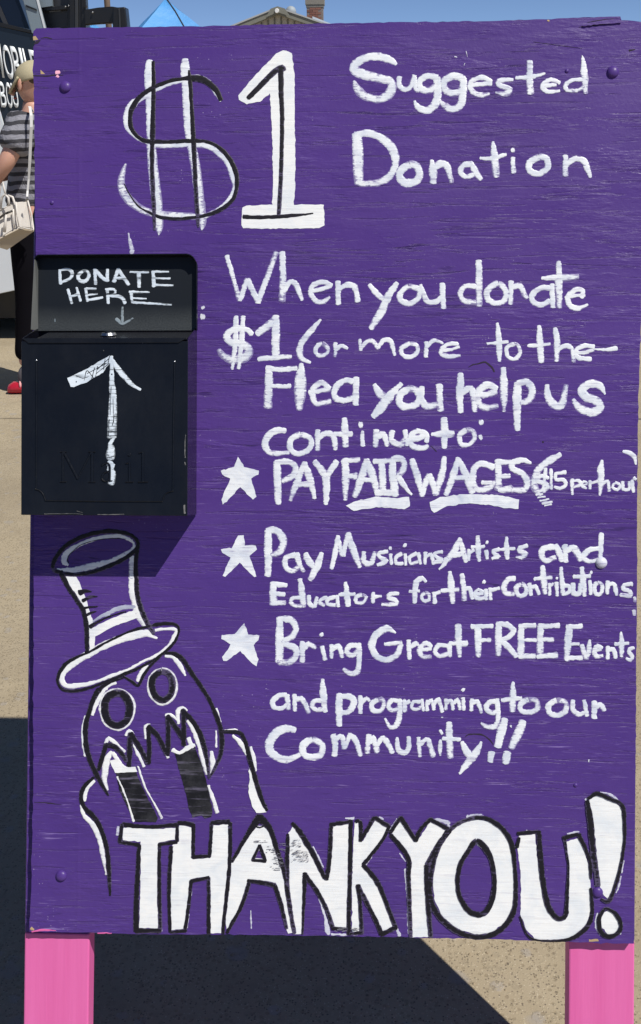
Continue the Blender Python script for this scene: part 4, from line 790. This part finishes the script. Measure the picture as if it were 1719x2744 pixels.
for sgn, sl_, zz in ((-1, sl_l, zw_l), (1, sl_r, zw_r)):
    bm = bmesh.new()
    for (y0, y1, t0, t1) in ((-.35, -.05, 0, -.17),):
        hexa(bm, [(0, y0, apx.z + t1), (sgn * (HW + .4), y0, apx.z - sl_ * (HW + .4) + t1), (sgn * (HW + .4), y0, apx.z - sl_ * (HW + .4)), (0, y0, apx.z),
                  (0, y1, apx.z + t1), (sgn * (HW + .4), y1, apx.z - sl_ * (HW + .4) + t1), (sgn * (HW + .4), y1, apx.z - sl_ * (HW + .4)), (0, y1, apx.z)])
    fin(bm); link('barge_board', bm, M_TRIM, bl)
    bm = bmesh.new()
    hexa(bm, [(0, -.38, apx.z + .002), (sgn * (HW + .45), -.38, apx.z + .002 - sl_ * (HW + .45)), (sgn * (HW + .45), -.38, apx.z + .05 - sl_ * (HW + .45)), (0, -.38, apx.z + .05),
              (0, DEP, apx.z + .002), (sgn * (HW + .45), DEP, apx.z + .002 - sl_ * (HW + .45)), (sgn * (HW + .45), DEP, apx.z + .05 - sl_ * (HW + .45)), (0, DEP, apx.z + .05)])
    fin(bm); link('roof', bm, M_ROOF, bl)
bm = bmesh.new()
vs = [(-.52, -.42, apx.z - .36), (-.3, -.42, apx.z - .02), (0, -.42, apx.z + .07), (.32, -.42, apx.z - .02), (.55, -.42, apx.z - .33), (0, -.42, apx.z - .17)]
a = [bm.verts.new((x * .75, y, apx.z + (z - apx.z) * .75)) for x, y, z in vs]; b = [bm.verts.new(v.co + Vector((0, .03, 0))) for v in a]
bm.faces.new(a); bm.faces.new(b[::-1])
for i in range(6): bm.faces.new((a[i], b[i], b[(i + 1) % 6], a[(i + 1) % 6]))
fin(bm); link('peak_plate', bm, M_TRIM, bl)
bm = bmesh.new(); bmesh.ops.create_cone(bm, cap_ends=True, segments=24, radius1=.075, radius2=.06, depth=.05)
o = link('round_lamp', bm, simple('white_lamp', (.8, .8, .8), .4), bl); o.location = (-.02, -.46, apx.z - .085); o.rotation_euler = (math.pi / 2, 0, 0)
# roof vents
va = wd(780, 30, YB + 5)
bm = bmesh.new(); bmesh.ops.create_uvsphere(bm, u_segments=20, v_segments=12, radius=.20)
o = smooth(link('roof_vent', bm, simple('dull_vent_metal', (.30, .34, .37), .6), bl)); o.location = (va.x - apx.x, 5, va.z - .02)
# chimney
YC = YB + 7
c0 = wd(824, 60, YC); c1 = wd(867, 60, YC); ct1 = wd(845, 20, YC); ct2 = wd(845, -4, YC)
w = c1.x - c0.x; cxx = (c0.x + c1.x) / 2 - apx.x
ch = bpy.data.objects.new('chimney', None)
M_BR = [simple('red_brick_%s' % n, c, .85, .2, 20) for n, c in (('a', (.185, .075, .055)), ('b', (.15, .065, .05)), ('c', (.21, .095, .07)))]
M_MORT = simple('mortar', (.19, .155, .14), .9, .2, 12)
bm = bmesh.new(); box(bm, (-w / 2, -w / 2, -1.6), (w / 2, w / 2, ct1.z - c0.z)); fin(bm)
chm = link('chimney', bm, M_MORT, bl); chm.location = (cxx, 7, c0.z)
bh = .085; bw = .225; z = -.35; row = 0
bm = bmesh.new(); box(bm, (-bw / 2 + .006, -.012, .005), (bw / 2 - .006, .0, bh - .007)); fin(bm); bme = bpy.data.meshes.new('brick'); bm.to_mesh(bme); bm.free()
bme.materials.append(M_BR[0])
top = ct1.z - c0.z
while z < top - bh:
    n = int(w / bw) + 1
    for i in range(n + 1):
        x = -w / 2 + bw / 2 + i * bw - (bw / 2 if row % 2 else 0)
        if x - bw / 2 < -w / 2 - .02 or x + bw / 2 > w / 2 + .03: continue
        o = bpy.data.objects.new('brick', bme); COL.objects.link(o); o.parent = chm; o.location = (x, -w / 2, z)
        o.material_slots[0].link = 'OBJECT'; o.material_slots[0].material = random.choice(M_BR)
    z += bh; row += 1
bm = bmesh.new(); ov = .05
hexa(bm, [(-w / 2 - ov, -w / 2 - ov, top + .08), (w / 2 + ov, -w / 2 - ov, top + .08), (w / 2 + ov, -w / 2 - ov, top + .32), (-w / 2 - ov, -w / 2 - ov, top + .32),
          (-w / 2 - ov, w / 2 + ov, top + .08), (w / 2 + ov, w / 2 + ov, top + .08), (w / 2 + ov, w / 2 + ov, top + .32), (-w / 2 - ov, w / 2 + ov, top + .32)])
box(bm, (-w / 2 - .02, -w / 2 - .02, top - .02), (w / 2 + .02, w / 2 + .02, top + .079)); fin(bm)
link('chimney_cap', bm, simple('stone_cap', (.20, .185, .16), .85, .2, 8), chm)
# pale lean-to roof of the same building beyond the chimney
q0 = wd(838, 46, YB + 4); q1 = wd(885, 66, YB + 4)
bm = bmesh.new(); hexa(bm, [(q0.x - apx.x, 4, q0.z - .5), (q1.x - apx.x + .7, 4, q1.z - .7), (q1.x - apx.x + .7, 4, q1.z - .22), (q0.x - apx.x, 4, q0.z + .03),
                            (q0.x - apx.x, 6.2, q0.z - .5), (q1.x - apx.x + .7, 6.2, q1.z - .7), (q1.x - apx.x + .7, 6.2, q1.z - .22), (q0.x - apx.x, 6.2, q0.z + .03)]); fin(bm)
link('pale_dormer_roof', bm, simple('pale_roof_sheet', (.50, .56, .62), .5, .08, 3), bl)

# ------------------------------------------------------------------ the truck at the left
YT = 5.75
tr = root('shop_truck', 'dark blue and white shop truck at the left with white block letters', 'truck')
o0 = gd(0, 890); tr.location = (wd(60, 700, YT).x, YT, 0)
OF = Vector((tr.location.x, YT, 0))
def tp(px, py, dy=0.0): return wd(px, py, YT + dy) - OF
def slab(name, pts, mat, th_=.03, dy=0.0, parent=tr, bev=0, label=None):
    """a plate standing on the truck side: outline given on the plane at dy, th_ thick behind it"""
    bm = bmesh.new(); P = [tp(x, y, dy) for x, y in pts]
    a = [bm.verts.new(p) for p in P]; b = [bm.verts.new(p + Vector((0, th_, 0))) for p in P]
    bm.faces.new(a); bm.faces.new(b[::-1])
    for i in range(len(a)): bm.faces.new((a[i], b[i], b[(i + 1) % len(a)], a[(i + 1) % len(a)]))
    fin(bm, bev, 2); o = link(name, bm, mat, parent)
    if label: o['label'] = label
    return o
t = NT('navy_truck_paint'); v = t.coords()
t.col(t.mix(t.noise(v, 1.5, 3), (.007, .011, .019), (.013, .021, .034))); t.rough(.22); M_NAVY = t.m
t = NT('white_truck_paint'); v = t.coords(); t.col(t.mix(t.noise(v, 3, 4), (.62, .66, .70), (.70, .73, .76))); t.rough(.25); M_TW = t.m
t = NT('dark_truck_glass'); v = t.coords(); t.col(t.mix(t.noise(v, 2.5, 3), (.004, .006, .012), (.010, .016, .034))); t.rough(.08); t.b.inputs['Specular IOR Level'].default_value = .3; M_GL = t.m
M_BLACKP = simple('black_rubber_plastic', (.010, .010, .011), .35, .3, 6)
M_PILL = simple('grey_pillar_paint', (.20, .25, .29), .3, .1, 3)
M_PANEL = simple('dull_grey_pane', (.035, .037, .042), .4, .2, 3)
XL = -620
# body volume behind the side skin (sill at about 0.27 m)
zs = tp(0, 787).z
bm = bmesh.new(); xa = tp(XL, 700).x; xb = tp(100, 400).x
box(bm, (xa, .06, zs + .01), (xb + 2.05, 2.1, 1.22)); box(bm, (xa, .08, 1.221), (xb - .12, 2.1, 2.75)); fin(bm, .02, 2)
link('cab_body', bm, M_NAVY, tr)
slab('lower_side', [(XL, 880), (XL, -200 + 460), (-2, 286), (10, 330), (40, 470), (60, 640), (75, 779), (37, 779), (0, 787)], M_TW, .05, 0, bev=.004, label='white lower body side')
slab('upper_side', [(-3, 284), (XL, 250), (XL, 30), (0, 70), (88, 90), (200, 100), (260, 420), (260, 772), (77, 777), (63, 640), (43, 470), (12, 328)], M_NAVY, .05, 0.002, bev=.003)
slab('side_window', [(XL, -330), (-70, -330), (80, 78), (0, 62), (XL, 10)], M_GL, .012, .012)
slab('window_trim', [(XL, 16), (0, 60), (84, 80), (88, 90), (0, 71), (XL, 27)], M_BLACKP, .03, -.008, bev=.002)
slab('window_divider', [(-170, -330), (-150, -330), (22, 66), (10, 64)], M_PANEL, .02, .002)
# reflections are left to the glass itself; inner post and sill bar
slab('front_pillar', [(-70, -300), (-30, -300), (98, -8), (122, 82), (86, 90), (62, 0)], M_PILL, .05, -.014, bev=.003)
slab('pillar_seal', [(68, 12), (98, 24), (100, 29), (72, 19)], M_BLACKP, .004, -.02)
slab('pillar_seal', [(-38, -330), (-28, -330), (102, -8), (125, 84), (120, 84), (96, -8)], M_TW, .006, -.0175)
slab('inner_post', [(96, -60), (235, -60), (230, 90), (123, 90), (104, 0)], M_PANEL, .03, .12, label='dull grey pane beside the windscreen pillar')
slab('pane_frame', [(108, 20), (182, 14), (192, 24), (188, 84), (181, 84), (181, 25), (110, 30)], M_BLACKP, .03, .08, bev=.002)
slab('roof_bracket', [(98, -20), (138, -20), (140, 16), (112, 20), (104, 0)], M_PILL, .03, .06)
for i, (x0, x1) in enumerate(((187, 200), (201, 208), (210, 217), (218, 229))):
    slab('door_column', [(x0, -220), (x1, -220), (x1 + 2, 100), (x0, 100)], M_BLACKP if i != 1 else M_PANEL, .05, .05 - .006 * (i % 2), bev=.003)
slab('hinge_box', [(226, 10), (232, 16), (230, 20), (224, 20)], M_BLACKP, .03, .03)
slab('mirror_arm', [(226, 26), (262, 20), (300, 17), (318, 20), (318, 60), (300, 62), (262, 64), (228, 67)], M_BLACKP, .05, .0, bev=.006)
slab('mirror_housing', [(302, 20), (325, 19), (336, 18), (342, 76), (344, 140), (306, 140), (302, 70)], M_BLACKP, .10, -.03, bev=.008)
slab('mirror_rim', [(318, 22), (322, 21), (328, 140), (323, 140)], M_PANEL, .004, -.036)
for bx, by in ((249, 33), (303, 63), (176, 18), (185, 16)):
    c = tp(bx, by, -.01 if bx > 200 else .06); bm = bmesh.new(); bmesh.ops.create_uvsphere(bm, u_segments=10, v_segments=6, radius=.0055); o = link('arm_bolt', bm, M_STEEL, tr); o.location = c
# wheels and dark underside
def wheel(cx_, r=.37):
    bm = bmesh.new(); bmesh.ops.create_cone(bm, cap_ends=True, segments=40, radius1=r, radius2=r, depth=.24); fin(bm, .03, 3)
    o = link('wheel', bm, M_BLACKP, tr); o.location = (cx_, .22, r + .003); o.rotation_euler = (math.pi / 2, 0, 0); smooth(o)
    bm = bmesh.new(); bmesh.ops.create_cone(bm, cap_ends=True, segments=30, radius1=.21, radius2=.15, depth=.05); fin(bm, .01, 2)
    o2 = link('rim', bm, M_STEEL, o); o2.location = (0, 0, .115)
wheel(tp(0, 700).x + .95); wheel(tp(0, 700).x - 2.1)
bm = bmesh.new(); box(bm, (xa + .1, .35, .10), (xb + 1.9, 1.9, zs + .02)); fin(bm); link('chassis', bm, M_BLACKP, tr)
# letters
def glyph(ch):
    cu = bpy.data.curves.new('g', 'FONT'); cu.body = ch; cu.size = 1; cu.extrude = .0; cu.offset = .012
    o = bpy.data.objects.new('g', cu); COL.objects.link(o); dg = bpy.context.evaluated_depsgraph_get(); dg.update()
    me = bpy.data.meshes.new_from_object(o.evaluated_get(dg)); bpy.data.objects.remove(o); bpy.data.curves.remove(cu); return me
M_LET = simple('white_vinyl_letter', (.80, .84, .86), .35, .04, 3)
def letter(ch, q, dy=-.006):
    me = glyph(ch); xs = [v.co.x for v in me.vertices]; ys = [v.co.y for v in me.vertices]
    x0, x1, y0, y1 = min(xs), max(xs), min(ys), max(ys)
    tl, trr, br, bl_ = [tp(x, y, dy) for x, y in q]
    for v in me.vertices:
        a = (v.co.x - x0) / (x1 - x0); b = (v.co.y - y0) / (y1 - y0)
        v.co = bl_.lerp(br, a).lerp(tl.lerp(trr, a), b)
    me.materials.clear(); o = link('letter', me, M_LET, tr); o['label'] = "white letter '%s'" % ch
    md = o.modifiers.new('t', 'SOLIDIFY'); md.thickness = .003; md.offset = 0
for ch_, q in (('M', [(-30, 112), (0, 117), (13, 209), (-16, 203)]), ('O', [(3, 119), (25, 122), (42, 215), (18, 210)]), ('B', [(27, 123), (46, 126), (64, 221), (43, 216)]),
               ('I', [(49, 127), (56, 129), (75, 224), (67, 222)]), ('L', [(59, 129), (74, 132), (97, 228), (79, 225)]), ('E', [(76, 132), (94, 136), (118, 234), (99, 230)]),
               ('B', [(-6, 217), (12, 220), (20, 289), (4, 287)]), ('O', [(13, 219), (28, 222), (37, 291), (22, 289)]), ('U', [(28, 222), (43, 225), (53, 289), (38, 289)])):
    letter(ch_, q)

# ------------------------------------------------------------------ the person
YP = 4.42
M_SKIN = NT('skin'); v = M_SKIN.coords(); M_SKIN.col(M_SKIN.mix(M_SKIN.noise(v, 14, 4), (.52, .27, .19), (.62, .36, .27))); M_SKIN.rough(.5)
M_SKIN.b.inputs['Subsurface Weight'].default_value = .1; M_SKIN.b.inputs['Subsurface Radius'].default_value = (.02, .008, .004); M_SKIN = M_SKIN.m
t = NT('grey_striped_jersey'); v = t.coords()
tc = t.n('ShaderNodeTexCoord'); sp = t.n('ShaderNodeSeparateXYZ'); t.l(tc.outputs['Object'], sp.inputs[0])
wob = t.math('MULTIPLY', t.noise(v, 6, 2, .45, .6), .045)
slant = t.math('MULTIPLY', t.math('MINIMUM', t.math('ADD', sp.outputs[0], .02), 0.0), .55)
zc = t.math('ADD', t.math('ADD', sp.outputs[2], slant), wob)
st = t.math('PINGPONG', zc, .020)
st = t.ramp(t.math('MULTIPLY', st, 50), [(.42, 0), (.50, 1)])
t.col(t.mix(st, (.038, .038, .046), (.24, .24, .275))); t.rough(.85); t.bump(t.noise(v, 16, 4, .6, 1.0), .8, .02)
M_SHIRT = t.m
M_TROU = simple('black_trouser_cloth', (.005, .0045, .007), .95, .3, 12, bump=.7, bscale=9, spec=.08)
M_CAP = simple('khaki_cap_cloth', (.42, .37, .24), .85, .12, 30, bump=.3)
M_CAPB = simple('khaki_brim_cloth', (.30, .27, .17), .85, .12, 30, bump=.3)
M_HAIR = simple('brown_hair', (.075, .04, .022), .6, .4, 40, bump=.6, bscale=120)
M_RED = simple('red_shoe_leather', (.44, .016, .036), .3, .15, 20)
M_BAG = simple('cream_bag_leather', (.66, .62, .57), .5, .05, 12, bump=.2)
M_BAGB = simple('tan_bag_base', (.40, .34, .26), .6, .06, 12, bump=.2)
M_DARK = simple('dark_bag_trim', (.04, .035, .03), .6)
ft = wd(80, 1010, YP)
per = root('person', 'person in khaki cap and grey striped shirt half hidden behind the purple sign', 'person', (ft.x, YP, 0))
PO = Vector((ft.x, YP, 0))
def pp(px, py, dy=0.0): return wd(px, py, YP + dy) - PO
def skin(name, chains, mat, parent=per, sub=2, noise=0):
    """chains: list of [(point, radius)...]; first points of later chains name an earlier point by index tuple"""
    vs, es, rs = [], [], []
    def add(p, r):
        for i, q in enumerate(vs):
            if (q - p).length < 1e-5: return i
        vs.append(p.copy()); rs.append(r); return len(vs) - 1
    for ch in chains:
        prev = None
        for p, r in ch:
            i = add(Vector(p), r)
            if prev is not None and prev != i: es.append((prev, i))
            prev = i
    me = bpy.data.meshes.new(name); me.from_pydata(vs, es, [])
    o = bpy.data.objects.new(name, me); COL.objects.link(o)
    md = o.modifiers.new('s', 'SKIN'); md.use_smooth_shade = True
    sv = me.skin_vertices[0].data
    for i, r in enumerate(rs): sv[i].radius = (r, r) if isinstance(r, (int, float)) else r
    sv[0].use_root = True
    m2 = o.modifiers.new('u', 'SUBSURF'); m2.levels = sub; m2.render_levels = sub
    bpy.context.view_layer.update(); dg = bpy.context.evaluated_depsgraph_get()
    nm = bpy.data.meshes.new_from_object(o.evaluated_get(dg)); bpy.data.objects.remove(o)
    nm.materials.clear(); r = link(name, nm, mat, parent); smooth(r); return r
# joints, seen from her left side (she faces left, looking down)
neck = pp(88, 296, .0); head = pp(83, 232, .0); crown = pp(87, 204, .0)
chest = pp(92, 370, .02); waist = pp(94, 480, .02); hip = pp(92, 566, .02)
shL = pp(62, 338, -.15); elL = pp(20, 432, -.22); wrL = pp(-18, 492, -.20); haL = pp(-30, 508, -.19)
shR = pp(112, 330, .17); elR = pp(78, 440, .26); wrR = pp(20, 470, .1); haR = pp(5, 478, .06)
hiL = pp(80, 590, -.08); knL = pp(80, 790, -.09); anL = pp(68, 985, -.10)
hiR = pp(98, 590, .10); knR = pp(104, 800, .12); anR = pp(110, 990, .10)
def fingers(h, w):
    out = []; d = (h - w).normalized(); side = Vector((0, 1, 0)); dn = Vector((0, 0, -1))
    for i, (off, ln) in enumerate(((-.030, .062), (-.010, .072), (.010, .068), (.030, .052))):
        b = h + side * off + d * .015
        out.append([(h, .026), (b, .012), (b + d * ln * .45 + dn * .012, .0095), (b + d * ln * .65 + dn * ln * .55, .0085)])
    tb = h + side * -.034 - d * .02
    out.append([(h, .026), (tb, .012), (tb + d * .03 + side * -.012 + dn * .02, .010)])
    return out
skin('body', [[(chest, (.11, .09)), (neck + Vector((0, 0, -.015)), .055), (neck.lerp(head, .45), .050), (head + Vector((.005, 0, -.03)), (.070, .066)), (head + Vector((.012, 0, .02)), (.088, .072)), (crown, (.085, .072)), (crown + Vector((.004, 0, .05)), .05)],
              [(head + Vector((.005, 0, -.03)), .07), (head + Vector((-.045, 0, -.055)), (.036, .036)), ],
              [(chest, .1), (shL, .048), (elL, .043), (elL.lerp(wrL, .5), .036), (wrL, .026), (haL, .026)],
              [(chest, .1), (shR, .048), (elR, .043), (wrR, .026), (haR, .026)],
              *fingers(haL, wrL), *fingers(haR, wrR),
              [(chest, .1), (waist, .1), (hip, .12), (hiL, .08), (knL, .055), (anL, .036)], [(hip, .12), (hiR, .08), (knR, .055), (anR, .036)]], M_SKIN)
def ell(name, c, r, mat, parent, rot=(0, 0, 0), cut=None, seg=28):
    bm = bmesh.new(); bmesh.ops.create_uvsphere(bm, u_segments=seg, v_segments=seg // 2, radius=1)
    for v in bm.verts:
        if cut is not None and v.co.z < cut: v.co.z = cut
    for v in bm.verts: v.co = Vector((v.co.x * r[0], v.co.y * r[1], v.co.z * r[2]))
    o = link(name, bm, mat, parent); o.location = c; o.rotation_euler = rot; smooth(o); return o
# face details: nose, ear, glasses arm
fc = head + Vector((-.082, 0, -.012))
ell('nose', head + Vector((-.094, 0, -.022)), (.016, .011, .020), M_SKIN, per, (0, -.3, 0))
for sy in (-1, 1):
    e = ell('ear', pp(66, 229, 0) + Vector((.0, sy * .074, 0)), (.011, .009, .029), M_SKIN, per, (0, .15, sy * .35))
    ell('ear_hollow', Vector((-.002, sy * -.0 + (-.008 if sy < 0 else .008), .003)), (.005, .003, .016), simple('ear_shade_skin', (.42, .19, .13), .6), e)
    ell('eye', head + Vector((-.078, sy * .03, .002)), (.010, .012, .009), simple('eye_white', (.5, .48, .45), .3), per)
bm = bmesh.new(); g0 = head + Vector((-.082, -.05, .000))
tube(bm, [pp(60, 222, -.078), pp(50, 238, -.07), pp(42, 248, -.062), pp(39, 252, -.03), pp(39, 252, .03)], .003, 6); link('glasses', bm, M_DARK, per)
ell('cap_button', pp(93, 169.5, 0), (.008, .008, .004), M_CAPB, per)
ell('lips', head + Vector((-.082, 0, -.052)), (.008, .02, .005), simple('lip_skin', (.42, .16, .14), .5), per)
hr = ell('hair', pp(84, 224, 0), (.082, .078, .045), M_HAIR, per, (0, -.25, 0))
hr.location = pp(95, 214, 0)
# cap: crown and brim
cap = ell('cap_crown', pp(91, 211, 0), (.094, .088, .084), M_CAP, per, (0, -.22, 0), cut=-.10)
bm = bmesh.new(); rows = []
base = pp(50, 205, 0); tipp = pp(22, 250, 0)
ax = (tipp - base); L_ = ax.length; ax.normalize(); nrm = Vector((0, 1, 0)).cross(ax)
for i in range(9):
    f = i / 8; hwid = .088 * math.sqrt(max(0.02, 1 - f ** 2.4)); row = []
    for j in range(9):
        s = (j / 8 - .5) * 2; p = base + ax * (L_ * f) + Vector((0, s * hwid, 0)) + nrm * (-.020 * s * s * (1)) + ax * (-.012 * s * s)
        row.append(bm.verts.new(p))
    rows.append(row)
for A, B in zip(rows, rows[1:]):
    for j in range(8): bm.faces.new((A[j], B[j], B[j + 1], A[j + 1]))
bmesh.ops.recalc_face_normals(bm, faces=bm.faces)
o = link('cap_brim', bm, M_CAP, per); md = o.modifiers.new('t', 'SOLIDIFY'); md.thickness = .009; smooth(o)
# shirt
sleeve_end = shL.lerp(elL, .80)
skin('shirt', [[(chest, (.155, .125)), (chest.lerp(waist, .5), (.15, .13)), (waist, (.145, .135)), (hip + Vector((0, 0, .05)), (.165, .148)), (hip + Vector((0, 0, .02)), (.166, .15))],
               [(chest, .15), (pp(90, 312, .01), (.10, .07)), (pp(89, 288, .0), (.066, .058))],
               [(chest, .15), (shL, .085), (shL.lerp(elL, .4), .088), (sleeve_end, .082)],
               [(chest, .15), (shR, .08), (shR.lerp(elR, .5), .076), (shR.lerp(elR, .8), .07)]], M_SHIRT)
# trousers with a slightly flared hem
skin('trousers', [[(hip + Vector((0, 0, .085)), (.145, .13)), (hip + Vector((0, 0, .04)), (.156, .138)), (hip, (.155, .135)), (hiL, (.105, .1)), (hiL.lerp(knL, .5), (.10, .092)), (knL, (.078, .075)), (knL.lerp(anL, .5), (.064, .062)), (anL + Vector((0, 0, .03)), (.056, .056))],
                  [(hip, .15), (hiR, .105), (knR, .078), (anR + Vector((0, 0, .03)), .06)]], M_TROU)
# shoes
def shoe(a, nm):
    s0 = Vector((a.x + .052, a.y, 0))
    bm = bmesh.new(); rows = []
    prof = [(-.155, .018, .030), (-.145, .038, .048), (-.12, .048, .062), (-.07, .044, .070), (-.02, .038, .075), (.03, .036, .070), (.055, .025, .055)]
    for x, w_, h in prof:
        row = []
        for k in range(12):
            an = k / 12 * math.tau; row.append(bm.verts.new(s0 + Vector((x, math.cos(an) * w_, max(.004, h * .5 + math.sin(an) * h * .5)))))
        rows.append(row)
    for A, B in zip(rows, rows[1:]):
        for k in range(12): bm.faces.new((A[k], A[(k + 1) % 12], B[(k + 1) % 12], B[k]))
    bm.faces.new(rows[0]); bm.faces.new(rows[-1]); bmesh.ops.recalc_face_normals(bm, faces=bm.faces)
    o = link('shoe', bm, M_RED, per); smooth(o)
    ell('sock', Vector((a.x + .005, a.y, .085)), (.048, .046, .065), simple('grey_sock', (.10, .09, .10), .9), per)
    ell('shoe_trim', s0 + Vector((-.075, 0, .052)), (.012, .047, .032), simple('pink_shoe_trim', (.75, .35, .36), .5), o)
for f_ in (anL, anR): shoe(f_, 'x')

# handbag, carried on the shoulder strap
YG = YP - .30
hb = root('handbag', 'cream leather handbag with tan base carried on a white shoulder strap', 'handbag', (wd(40, 600, YG).x, YG, wd(40, 600, YG).z))
GO = Vector(hb.location)
def gp(px, py, dy=0.0): return wd(px, py, YG + dy) - GO
sh = (-72 * 1.7, 51 * 1.35)
e = [(52, 609), (92, 614), (75, 536), (43, 541)]
dl = -.10
near = [gp(x + sh[0], y + sh[1] * (1.0 if i < 2 else .75), dl) for i, (x, y) in enumerate(e)]
far = [gp(*e[0], 0), gp(*e[1], .10), gp(*e[2], .08), gp(*e[3], .01)]
bm = bmesh.new(); V = [bm.verts.new(p) for p in far] + [bm.verts.new(p) for p in near]
near_b = near
bm.faces.new([V[0], V[1], V[2], V[3]]); bm.faces.new([V[7], V[6], V[5], V[4]])
bm.faces.new([V[3], V[7], V[4], V[0]]); bm.faces.new([V[2], V[6], V[7], V[3]]); bm.faces.new([V[1], V[5], V[6], V[2]])
bf = bm.faces.new([V[0], V[4], V[5], V[1]])
bmesh.ops.recalc_face_normals(bm, faces=bm.faces); bmesh.ops.bevel(bm, geom=list(bm.edges), offset=.006, segments=3, affect='EDGES')
link('bag_body', bm, M_BAG, hb)
def strip(name, px, r, mat, parent=hb, dy=-.02, seg=8):
    bm = bmesh.new(); pts = [gp(a[0], a[1], a[2] if len(a) > 2 else dy) for a in px]
    tube(bm, pts, r, seg); return smooth(link(name, bm, mat, parent))
bm = bmesh.new()
q = [gp(50, 611, -.012), gp(93, 616, .092), gp(20, 667, .0), gp(-30, 652, -.11)]
a = [bm.verts.new(p) for p in (q[0], q[1], q[2], q[3])]; b = [bm.verts.new(p + Vector((0, -.003, -.006))) for p in q]
bm.faces.new(a); bm.faces.new(b[::-1])
for i in range(4): bm.faces.new((a[i], b[i], b[(i + 1) % 4], a[(i + 1) % 4]))
fin(bm, .0015, 1); link('base_panel', bm, M_BAGB, hb)
strip('piping', [(43, 541, -.015), (47, 580, -.015), (52, 607, -.015), (70, 612, .02), (91, 616, .07), (85, 575, .07), (75, 537, .07)], .004, M_BAG)
strip('piping', [(36, 560, -.02), (38, 590, -.022), (40, 612, -.022)], .004, M_BAG)
strip('zip', [(-10, 592, -.055), (12, 574, -.04), (34, 565, -.028)], .005, M_DARK)
strip('tassel', [(17, 575, -.06), (15, 595, -.064), (12, 622, -.066)], [.004, .006, .009], M_BAG)
strip('carry_handle', [(2, 560, -.05), (5, 530, -.05), (14, 520, -.05), (23, 530, -.05), (25, 552, -.05)], .006, M_BAG)
strip('carry_handle', [(22, 524, .0), (34, 528, .0), (41, 548, .0), (43, 575, -.012)], .006, M_BAG)
strip('strap_loop', [(-5, 540, -.05), (2, 500, -.05), (8, 488, -.05), (12, 508, -.05), (16, 522, -.05)], .005, M_BAG)
strip('strap_ring', [(70, 540, .0), (74, 528, .0), (76, 536, .0)], .004, M_STEEL)
bm = bmesh.new()
path = [(88, 300, .22), (80, 287, .16), (82, 292, .06), (85, 310, .045), (85, 340, .04), (83, 380, .055), (81, 430, .07), (78, 480, .09), (75, 512, .09), (74, 528, .07)]
rows = []
for i, (x, y, d) in enumerate(path):
    c = gp(x, y, d); wv = Vector((.0065 if i < 7 else .0045, 0, 0)); rows.append((bm.verts.new(c - wv), bm.verts.new(c + wv)))
for A, B in zip(rows, rows[1:]): bm.faces.new((A[0], A[1], B[1], B[0]))
o = link('shoulder_strap', bm, simple('white_strap', (.80, .79, .77), .5, .04), hb); md = o.modifiers.new('t', 'SOLIDIFY'); md.thickness = .004
